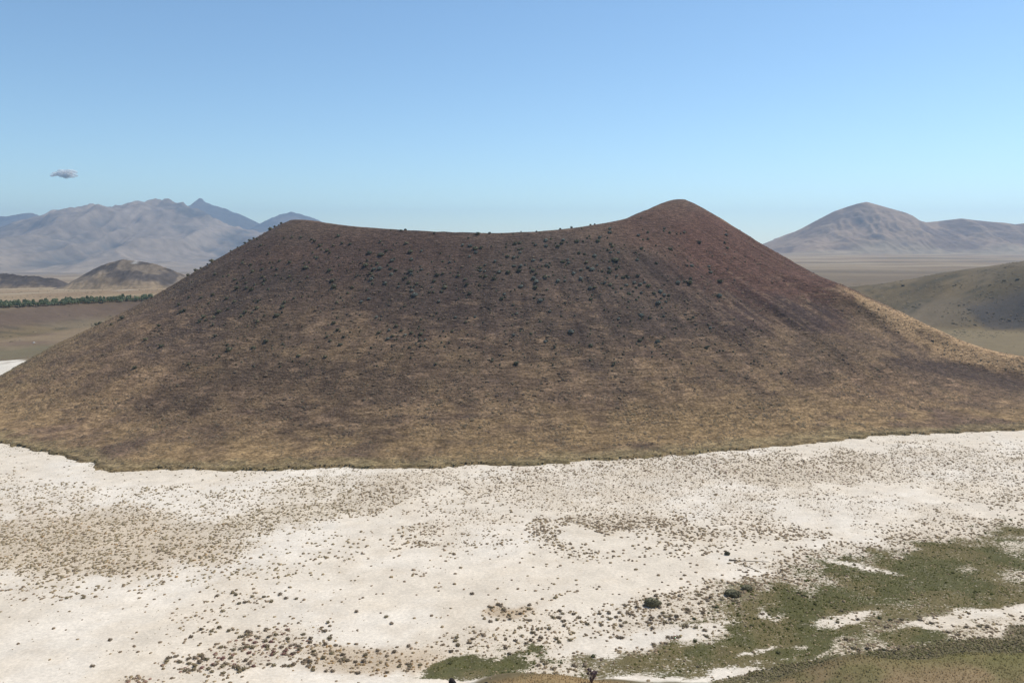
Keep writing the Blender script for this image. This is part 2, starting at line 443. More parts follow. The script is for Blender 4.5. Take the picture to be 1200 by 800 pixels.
gx = np.array([-v for v in grow(260, 1.6, 1.042, 14000)][::-1] + list(np.arange(-260, 260.1, 1.6)) + grow(260, 1.6, 1.042, 14000))
gy = np.array([-v for v in grow(0, 4, 1.14, 3000)][::-1] + list(np.arange(0, 112, 4.0)) + list(np.arange(112, 372, 1.15)) + grow(372, 1.15, 1.016, 14000))
GX, GY = np.meshgrid(gx, gy)
GZ = ground_z(GX, GY)

def ground_colour(x, y, z):
    px, py, br, gr, oc, rd, ol = floor_cover(x, y)
    dx, dy = x - CX, y - CY
    r = np.hypot(dx, dy); th = np.degrees(np.arctan2(dy, dx))
    R, W = ring(WALL_R, th), ring(WALL_W, th)
    dist = np.hypot(x, y)
    n1 = fbm(x / 30, y / 30, 121, 4); n2 = fbm(x / 6, y / 6, 123, 4); n3 = fbm(x / 130, y / 110, 127, 4)
    c = np.zeros(x.shape + (3,)) + np.array((0.68, 0.60, 0.485))
    c = lay(c, (0.72, 0.65, 0.545), sstep(0.42, 0.68, n1))
    c = lay(c, (0.63, 0.54, 0.42), 0.4 * sstep(0.52, 0.7, n2))
    c = lay(c, (0.55, 0.46, 0.34), 0.45 * sstep(0.3, 0.95, br))
    c = lay(c, (0.40, 0.27, 0.14), 0.5 * oc * sstep(0.15, 0.6, br))
    # far side of the floor, left and right of the cone: dry grass and a green fringe round the last of the salt
    back = sstep(415, 450, y)
    dry = lay(np.zeros(c.shape) + np.array((0.235, 0.175, 0.108)), (0.175, 0.125, 0.085), sstep(0.4, 0.65, n1))
    dry = lay(dry, (0.16, 0.15, 0.085), 0.6 * blobs(px, py, [(40, 413, 60, 9, -3, 1)]) * sstep(0.3, 0.6, n2 * .5 + n1 * .5))
    salt = blobs(px + (n2 - .5) * 40, py + (n2 - .5) * 8, [(2, 433, 62, 8.5, -6, 1), (-80, 440, 80, 12, 0, 1)])
    dry = lay(dry, (0.66, 0.61, 0.52), sstep(0.25, 0.5, salt))
    dry = lay(dry, (0.20, 0.162, 0.092), (x > 150) * 0.8)
    c = lay(c, (0, 0, 0), back) + dry * back[..., None]
    # the wall
    t = np.clip((r - R) / W, 0, 1)
    wall = lay(np.zeros(c.shape) + np.array((0.175, 0.132, 0.075)), (0.125, 0.098, 0.058), sstep(0.38, 0.62, n1 * .6 + n2 * .4))
    wall = lay(wall, (0.20, 0.16, 0.11), 0.6 * sstep(0.5, 0.7, n3))
    wall = lay(wall, (0.075, 0.07, 0.05), 0.6 * sstep(0.62, 0.72, n2))
    wall = lay(wall, (0.12, 0.085, 0.068), (x < 0) * 0.75 * sstep(0.2, 0.45, t) * sstep(0.9, 0.6, t))
    k = sstep(0.0, 0.12, t) * (y > 200)
    c = lay(c, (0, 0, 0), k) + wall * k[..., None]
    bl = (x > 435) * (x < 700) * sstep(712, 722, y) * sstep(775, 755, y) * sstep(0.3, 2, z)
    c = lay(c, (0.085, 0.078, 0.074), 0.8 * bl)  # darker tone over the bluff
    # plains
    pl = lay(np.zeros(c.shape) + np.array((0.315, 0.235, 0.145)), (0.26, 0.185, 0.115), sstep(0.35, 0.65, n3))
    band = fbm(x / 900, y / 140, 131, 4)
    pl = lay(pl, (0.37, 0.30, 0.20), 0.7 * sstep(0.55, 0.72, band))
    pl = lay(pl, (0.17, 0.14, 0.095), 0.75 * sstep(0.46, 0.3, band))
    pl = lay(pl, (0.14, 0.108, 0.07), sstep(.02, .2, x / np.maximum(dist, 1)) * .68 * sstep(3800, 1400, dist + (band - .5) * 2500))
    road = blobs(px, py, [(92, 348.6, 30, 1.3, -5, 1), (150, 355.5, 15, 1.2, -3, .8), (60, 358.2, 60, .7, -3, .5), (75, 341.5, 12, 1.5, -3, .5)]) * (x < 0)
    pl = lay(pl, (0.5, 0.45, 0.36), 0.8 * road)
    k = sstep(0.85, 1.0, t)
    c = lay(c, (0, 0, 0), k) + pl * k[..., None]
    # bench and slope below the look-out
    e = 131.5
    bn = lay(np.zeros(c.shape) + np.array((0.25, 0.185, 0.105)), (0.18, 0.155, 0.075), sstep(0.42, 0.62, fbm(x / 7, y / 7, 141, 4)))
    bn = lay(bn, (0.165, 0.155, 0.062), 0.7 * sstep(-5, 2, y - 128) * sstep(50, 70, x))
    bn = lay(bn, (0.32, 0.225, 0.115), sstep(45, 30, x) * .7)
    k = sstep(0.6, 2.2, z) * sstep(180, 150, y)
    c = lay(c, (0, 0, 0), k) + bn * k[..., None]
    k = sstep(0.7, 1.6, z) * sstep(129, 133, y) * sstep(150, 144, y)
    c = lay(c, (0.12, 0.10, 0.055), 0.85 * k)
    return np.clip(c, 0.01, 0.8)

def plant_cover(x, y):
    px, py, br, gr, oc, rd, ol = floor_cover(x, y)
    n1 = fbm(x / 9, y / 9, 151, 4); n2 = fbm(x / 3, y / 3, 153, 3)
    c = np.zeros(x.shape + (3,)) + np.array((0.235, 0.185, 0.12))
    c = lay(c, (0.25, 0.205, 0.115), sstep(430, 380, px))
    c = lay(c, (0.24, 0.155, 0.115), rd * .8)
    c = lay(c, (0.30, 0.195, 0.095), oc * .7)
    c = lay(c, (0.070, 0.070, 0.020), sstep(0.12, 0.4, gr))
    c = lay(c, (0.125, 0.10, 0.04), 0.85 * sstep(0.40, 0.56, n1) * sstep(0.1, 0.4, gr))
    c = lay(c, (0.15, 0.13, 0.066), sstep(.1, .6, ol) * sstep(.3, .05, gr))
    dk = blobs(px + (n1 - .5) * 16, py + (n2 - .5) * 6, BRUSH)
    c = lay(c, (0.115, 0.098, 0.052), dk)
    cover = np.clip(np.maximum(np.maximum(0.16 * sstep(.1, .6, br) + 0.2 * sstep(.6, .95, br) + .14 * sstep(640, 760, px) * sstep(630, 680, py) * sstep(.5, .9, br), 0.84 * sstep(.0, .75, gr) + .35 * (n2 - .5) * sstep(0, .3, gr)), np.maximum(.66 * ol + .6 * (n1 - .5) * ol, 1.1 * dk)), 0, 1)
    return c, cover * (y < 372)

BRUSH = [(1150, 757, 110, 9, -3, 1), (1050, 769, 90, 9, -5, 1), (960, 781, 80, 9, -8, 1), (890, 793, 60, 9, -12, .9), (1195, 743, 24, 14, 0, .8)]
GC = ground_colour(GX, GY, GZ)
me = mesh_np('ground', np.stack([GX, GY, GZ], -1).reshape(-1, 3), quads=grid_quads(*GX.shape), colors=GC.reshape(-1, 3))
VC, VA = plant_cover(GX, GY)
at_ = me.color_attributes.new('Veg', 'FLOAT_COLOR', 'POINT')
at_.data.foreach_set('color', np.concatenate([VC, (VA * (GZ < 3))[..., None]], -1).astype(np.float32).ravel())
add('ground', me, M_ground, kind='structure', label='pale dried lake floor, maar wall and dry plain around the cone')

# ---------------------------------------------------------------- the cinder cone
tb = np.concatenate([np.linspace(0, 170, 170, endpoint=False), np.linspace(170, 360, 980)])
rb = np.concatenate([np.linspace(8, 110, 26, endpoint=False), np.linspace(110, 412, 270)])
TB, RB = np.meshgrid(np.radians(tb), rb)
KX, KY = CX + RB * np.cos(TB), CY + RB * np.sin(TB)
KZ = cone_z(KX, KY)

def cone_colour(x, y, z):
    px, py = project(x, y, z)
    dx, dy = x - CX, y - CY
    r = np.hypot(dx, dy); th = np.degrees(np.arctan2(dy, dx)) % 360
    arc = th * 4.0
    n1 = fbm(dx / 40, dy / 40, 201, 4); n2 = fbm(arc / 9, z / 1.5, 203, 4); n3 = fbm(dx / 9, dy / 9, 205, 4); n4 = fbm(arc / 40, z / 10, 207, 4)
    down = fbm(arc / 9.0 + (n3 - .5) * .8, z / 70, 209, 3)                # streaks that run down the fall line
    scoria = lay(np.zeros(x.shape + (3,)) + np.array((0.112, 0.082, 0.065)), (0.083, 0.064, 0.054), sstep(0.38, 0.62, n1))
    red = blobs(px + (n1 - .5) * 60, py + (n1 - .5) * 40, [(880, 310, 120, 60, 28, 1), (780, 262, 70, 30, 0, .6), (960, 350, 70, 36, 25, 1), (420, 300, 160, 30, 0, .3)])
    scoria = lay(scoria, (0.10, 0.057, 0.046), 0.9 * red)
    dark = blobs(px + (down - .5) * 46, py + (down - .5) * 30, [(940, 368, 52, 20, 12, 1), (880, 365, 40, 22, 38, .8), (850, 385, 40, 16, 40, .7), (820, 345, 90, 26, 20, .55), (510, 345, 120, 30, 0, .35), (480, 400, 40, 12, 0, .6), (560, 400, 30, 10, 0, .5), (760, 400, 50, 8, 0, .5), (825, 380, 30, 10, 0, .5)])
    grass = lay(np.zeros(x.shape + (3,)) + np.array((0.175, 0.128, 0.083)), (0.125, 0.092, 0.066), sstep(0.35, 0.65, n3))
    cover = sstep(66, 14, z + (n1 - .5) * 46)
    cover = np.maximum(cover, 0.75 * blobs(px, py, [(60, 430, 130, 60, -30, 1), (150, 380, 70, 60, -30, .6)]))
    cover = np.maximum(cover, blobs(px + (n1 - .5) * 40, py + (down - .5) * 26, [(1080, 400, 110, 34, 24, .95), (1000, 430, 160, 36, 0, .8), (1160, 420, 60, 20, 20, 1)]))
    cover = np.maximum(cover, 0.35 * blobs(px, py, [(340, 262, 40, 12, 0, 1)]))
    g = cover * sstep(0.30, 0.62, n2 * .6 + n4 * .4 + 0.35 * (cover - 0.5))
    c = lay(scoria, (0, 0, 0), g) + grass * g[..., None]
    patch = sstep(0.56, 0.68, n4) * cover
    c = lay(c, (0.072, 0.055, 0.044), 0.6 * patch)
    c = lay(c, (0.052, 0.038, 0.036), 0.92 * dark * (.45 + .55 * sstep(0.38, 0.52, down + .03 + .25 * (dark - .6))))
    fan = blobs(px, py, [(890, 372, 80, 40, 25, 1), (800, 360, 60, 30, 20, .6)])
    c = lay(c, (0.20, 0.15, 0.115), 0.35 * fan * sstep(.64, .76, fbm(arc / 3.4 + (n3 - .5) * 1.5, z / 24, 215, 2)))
    # pale scars; tan right foot and skyline edge, their sunlit brightness painted in
    c = lay(c, (0.235, 0.17, 0.12), 0.55 * sstep(0.62, 0.74, n2) * sstep(75, 30, z))
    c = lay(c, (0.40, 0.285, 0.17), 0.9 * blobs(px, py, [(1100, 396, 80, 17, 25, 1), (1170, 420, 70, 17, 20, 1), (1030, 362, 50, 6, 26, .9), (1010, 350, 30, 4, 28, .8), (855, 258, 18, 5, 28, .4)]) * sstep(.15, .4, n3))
    spur_shade = blobs(px, py + (n3 - .5) * 8, [(1130, 436, 70, 9, 8, 1), (1200, 448, 70, 13, 6, 1), (1070, 427, 40, 5, 10, .7)])
    c = lay(c, (0.055, 0.042, 0.038), 0.85 * spur_shade)  # shade on the steep near side, painted into the colour
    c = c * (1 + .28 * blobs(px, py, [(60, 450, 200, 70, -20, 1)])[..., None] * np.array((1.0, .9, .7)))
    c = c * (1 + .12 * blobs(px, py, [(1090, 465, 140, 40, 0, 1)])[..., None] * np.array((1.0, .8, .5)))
    # foot: ochre grass, then an olive fringe at the edge of the salt
    R1 = ring(BASE_R, th)
    s = R1 - r + (n3 - .5) * 14
    och = sstep(58, 16, s) * sstep(0.3, 0.55, n2 * .5 + n1 * .5)
    c = lay(c, (0.245, 0.18, 0.10), 0.8 * och)
    c = lay(c, (0.205, 0.168, 0.098), 0.8 * sstep(12, 4, s))
    c = lay(c, (0.14, 0.125, 0.07), 0.6 * sstep(5, 2, s) * sstep(0.42, 0.6, n3))
    c = lay(c, (0.14, 0.095, 0.07), (r < ring(RIM_R, th) - 4) * 0.6)
    return np.clip(c, 0.01, 0.8)

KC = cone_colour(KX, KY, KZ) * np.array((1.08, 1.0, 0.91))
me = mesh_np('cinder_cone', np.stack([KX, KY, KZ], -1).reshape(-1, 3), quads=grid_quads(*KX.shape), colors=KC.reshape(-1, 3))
add('cinder_cone_hill', me, M_cone, kind='structure', label='broad dark brown cinder cone with sagging crater rim rising from the salt flat')

# ---------------------------------------------------------------- mountains and far hills
def range_mesh(name, label, sky, Y, front, back, zfoot, seed, gully, colour_fn, mat, nx=420, ny=150, spurs=1.0, jag=0.0):
    sx, sy_ = [p[0] for p in sky], [p[1] for p in sky]
    X0, X1 = at_y(sx[0], 285, Y)[0], at_y(sx[-1], 285, Y)[0]
    xs = np.linspace(X0, X1, nx)
    pxs = 600 + F * xs / (Y * CP) * 1.0
    # height of the crest from the outline, at the crest's own distance
    zc = np.array([at_y(p, np.interp(p, sx, sy_), Y)[2] for p in 600 + xs / Y * F * (1.0 / CP) * 1.0])
    v = np.concatenate([np.linspace(-1, 0, int(ny * .7), endpoint=False), np.linspace(0, 1, int(ny * .3))])
    XX, VV = np.meshgrid(xs, v)
    YY = Y + np.where(VV < 0, VV * front, VV * back)
    H = np.maximum(0, zc - zfoot)[None, :] * np.ones_like(VV)
    d = np.abs(VV)
    L = front
    w = (fbm(XX / (L * .35), YY / (L * .35), seed, 3) - .5) * .35
    g = ridged(XX / (L * .28) + w * 2, YY / (L * .75), seed + 3, 4)
    prof = (1 - d) ** (1.25 + 0.5 * spurs * (0.5 - g))
    Z = zfoot + H * prof
    Z = Z + gully * H * (g - 0.62) * np.sin(np.pi * np.clip(d, 0, 1)) * (1 - d * .4) * sstep(0, .3, d)
    Z = Z + gully * .25 * H * (fbm(XX / (L * .06), YY / (L * .06), seed + 9, 4) - .5) * (1 - d) * sstep(0, .15, d)
    Z = Z + jag * H * (fbm(XX / (L * .03), YY / (L * .1), seed + 19, 3) - .5) * sstep(.3, 0, d)
    Z = np.where(d > .985, zfoot - 25, Z)
    C = colour_fn(XX, YY, Z, g, d)
    C[..., :] = np.clip(C, 0.01, 0.8)
    m = mesh_np(name, np.stack([XX, YY, Z], -1).reshape(-1, 3), quads=grid_quads(*XX.shape), colors=C.reshape(-1, 3))
    return add(name, m, mat, kind='structure', label=label)

def tan_range(X, Y, Z, g, d):
    n = fbm(X / 700, Y / 500, 301, 5)
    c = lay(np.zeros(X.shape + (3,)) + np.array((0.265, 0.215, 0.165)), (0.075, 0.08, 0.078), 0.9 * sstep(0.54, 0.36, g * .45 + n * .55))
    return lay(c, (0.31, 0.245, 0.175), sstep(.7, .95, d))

def blue_range(X, Y, Z, g, d):
    n = fbm(X / 600, Y / 500, 311, 5)
    return lay(np.zeros(X.shape + (3,)) + np.array((0.11, 0.11, 0.10)), (0.17, 0.15, 0.125), sstep(0.4, 0.7, n))

def grey_cone(X, Y, Z, g, d):
    n = fbm(X / 260, Y / 260, 321, 5)
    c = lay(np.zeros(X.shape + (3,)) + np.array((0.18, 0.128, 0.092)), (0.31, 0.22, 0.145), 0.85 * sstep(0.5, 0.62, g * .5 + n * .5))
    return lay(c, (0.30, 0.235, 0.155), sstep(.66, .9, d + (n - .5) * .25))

def lava_hill(X, Y, Z, g, d):
    n = fbm(X / 26, Y / 26, 331, 4)
    c = lay(np.zeros(X.shape + (3,)) + np.array((0.10, 0.085, 0.075)), (0.20, 0.16, 0.12), sstep(.46, .62, n))
    c = lay(c, (0.27, 0.205, 0.135), sstep(.3, .68, d + (n - .5) * .5))
    hx, hy, hz = at_y(160, 304, 1400)
    return lay(c, (0.6, 0.57, 0.52), 0.7 * np.exp(-((X - hx) / 5) ** 2) * (d < .09))

range_mesh('blue_mountain', 'hazy blue mountain crest with a knob peak far behind the cone', [(-420, 262), (-200, 250), (-60, 258), (0, 254), (25, 251), (40, 248.5), (52, 254), (90, 262), (150, 262), (205, 244), (227, 241), (232, 236.5), (236, 232.5), (239, 232.5), (243, 236.5), (250, 240.5), (262, 244), (280, 250), (295, 257), (306, 262), (316, 257), (330, 250.5), (342, 249), (352, 250), (364, 254), (380, 261), (420, 272), (520, 284)],
           11500, 3200, 2500, -128, 401, .16, blue_range, M_far, 620, 130, jag=.05)
range_mesh('tan_mountain', 'broad tan eroded mountain range in the haze beyond the plain', [(-420, 280), (-250, 262), (-120, 272), (-40, 276), (0, 274), (25, 263), (45, 256), (62, 251), (78, 245), (90, 247), (100, 243), (112, 239), (122, 242.5), (135, 240), (145, 238), (165, 237), (180, 236), (193, 237.5), (205, 237), (222, 240), (240, 247), (262, 258), (290, 268), (330, 276), (380, 284), (450, 294), (520, 305)],
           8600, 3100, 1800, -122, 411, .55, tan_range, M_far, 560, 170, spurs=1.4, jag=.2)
range_mesh('grey_mountain', 'smooth grey volcanic peak with a long shoulder across the plain', [(860, 300), (885, 293), (905, 284.5), (925, 274.5), (940, 267), (958, 257), (975, 248), (990, 242.5), (1003, 238.5), (1013, 236.5), (1024, 239.5), (1040, 244), (1060, 249.5), (1068, 253), (1076, 258.5), (1084, 260.5), (1100, 259), (1112, 257.5), (1125, 256), (1140, 258), (1160, 260), (1175, 261), (1188, 263), (1200, 261.5), (1240, 255), (1320, 250), (1420, 270), (1500, 296)],
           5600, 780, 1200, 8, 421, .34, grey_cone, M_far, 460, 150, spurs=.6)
range_mesh('dark_hill', 'low dark volcanic hill with a pale patch on its top', [(70, 336.2), (84, 329.2), (95, 322.2), (110, 314.2), (122, 309.2), (135, 305.7), (143, 303.7), (150, 304.7), (165, 306.2), (180, 309.2), (195, 314.2), (207, 319.2), (220, 325.2), (240, 333.2), (262, 338.2)],
           1400, 130, 140, -8, 431, .06, lava_hill, M_hill, 200, 90, jag=.03)
range_mesh('lava_ridge', 'low dark lava ridge at the edge of the plain', [(-260, 330), (-160, 318), (-70, 321), (-30, 319.5), (0, 320.5), (12, 321), (24, 323.5), (38, 323), (50, 325.5), (62, 326), (72, 330.5), (82, 334.5)],
           1480, 60, 90, -10, 441, .12, lava_hill, M_hill, 200, 60, jag=.12)

# ---------------------------------------------------------------- plants: meshes shared by copies
def leaf_dome(name, mat, seed, leaves=90, leaf=0.16, squash=0.8, sub=2, core=0.86, lump=0.30):
    """unit shrub: an uneven core with leaf clumps standing off it, base at z = 0"""
    r = np.random.default_rng(seed)
    import bmesh
    bm = bmesh.new(); bmesh.ops.create_icosphere(bm, subdivisions=sub, radius=1.0)
    v = np.array([p.co[:] for p in bm.verts]); f = np.array([[q.index for q in p.verts] for p in bm.faces]); bm.free()
    lobes = r.normal(size=(7, 3)); lobes /= np.linalg.norm(lobes, axis=1)[:, None]
    def rad(d):
        k = np.max(np.clip(d @ lobes.T, 0, 1) ** 5, axis=1)
        return 0.80 + lump * k
    vv = v * (rad(v) * core * (1 + r.uniform(-.09, .09, len(v))))[:, None]
    d = r.normal(size=(leaves, 3)); d[:, 2] = np.abs(d[:, 2]) * .9 - .12; d /= np.linalg.norm(d, axis=1)[:, None]
    c = d * (rad(d) * r.uniform(.82, 1.08, leaves))[:, None]
    a = r.normal(size=(leaves, 3)); a /= np.linalg.norm(a, axis=1)[:, None]
    b = np.cross(a, r.normal(size=(leaves, 3))); b /= np.linalg.norm(b, axis=1)[:, None]
    s = leaf * r.uniform(.6, 1.4, leaves)[:, None]
    tri = np.stack([c - a * s, c + a * s * .6 + b * s, c + a * s - b * s * .7], 1).reshape(-1, 3)
    V = np.concatenate([vv, tri]); Fc = np.concatenate([f, len(vv) + np.arange(leaves * 3).reshape(-1, 3)])
    V[:, 2] = np.maximum(V[:, 2] + .55, 0.0) * squash
    m = mesh_np(name, V, tris=Fc, smooth=False); m.materials.append(mat)
    return m

SHRUBS = [leaf_dome('shrub', M_shrub, 500 + i) for i in range(5)]
SHRUBS_DARK = [leaf_dome('shrub', M_shrub_dark, 520 + i) for i in range(3)]
SHRUBS_GREY = [leaf_dome('shrub', M_grey, 540 + i) for i in range(3)]
TUFTS = {'brown': [leaf_dome('tuft', M_tuft_brown, 560 + i, 34, .24, .62, 1) for i in range(4)],
         'olive': [leaf_dome('tuft', M_tuft_olive, 570 + i, 34, .24, .6, 1) for i in range(4)],
         'green': [leaf_dome('tuft', M_tuft_green, 580 + i, 34, .24, .6, 1) for i in range(4)],
         'red': [leaf_dome('tuft', M_tuft_red, 590 + i, 34, .24, .55, 1) for i in range(3)]}

def dome_field(name, x, y, z, r, h, c, mat, sides=5, mid=True, **props):
    """many low tufts as one mesh"""
    n = len(x)
    a0 = rng.uniform(0, 6.283, n)
    ang = a0[:, None] + np.arange(sides)[None, :] * (2 * math.pi / sides)
    rr = r[:, None] * rng.uniform(.7, 1.25, (n, sides))
    base = np.stack([x[:, None] + rr * np.cos(ang), y[:, None] + rr * np.sin(ang), np.repeat((z - .08)[:, None], sides, 1)], -1)
    lst = [base]
    if mid:
        rm = rr * rng.uniform(.55, .95, (n, sides))
        lst.append(np.stack([x[:, None] + rm * np.cos(ang + .3), y[:, None] + rm * np.sin(ang + .3), z[:, None] + h[:, None] * rng.uniform(.45, .85, (n, sides))], -1))
    tx, ty = x + r * rng.uniform(-.3, .3, n), y + r * rng.uniform(-.3, .3, n)
    lst.append(np.stack([tx, ty, z + h], -1)[:, None, :])
    V = np.concatenate(lst, 1); k = V.shape[1]
    off = (np.arange(n) * k)[:, None]
    s = np.arange(sides); s2 = (s + 1) % sides
    quads = None
    if mid:
        q = np.stack([s, s2, s2 + sides, s + sides], -1)
        quads = (off[:, :, None] + q[None]).reshape(-1, 4)
        t = np.stack([s + sides, s2 + sides, np.full(sides, 2 * sides)], -1)
    else:
        t = np.stack([s, s2, np.full(sides, sides)], -1)
    tris = (off[:, :, None] + t[None]).reshape(-1, 3)
    colr = np.repeat(c[:, None, :], k, 1).reshape(-1, 3)
    m = mesh_np(name, V.reshape(-1, 3), quads=quads, tris=tris, colors=colr, smooth=False)
    return add(name, m, mat, kind='stuff', **props)

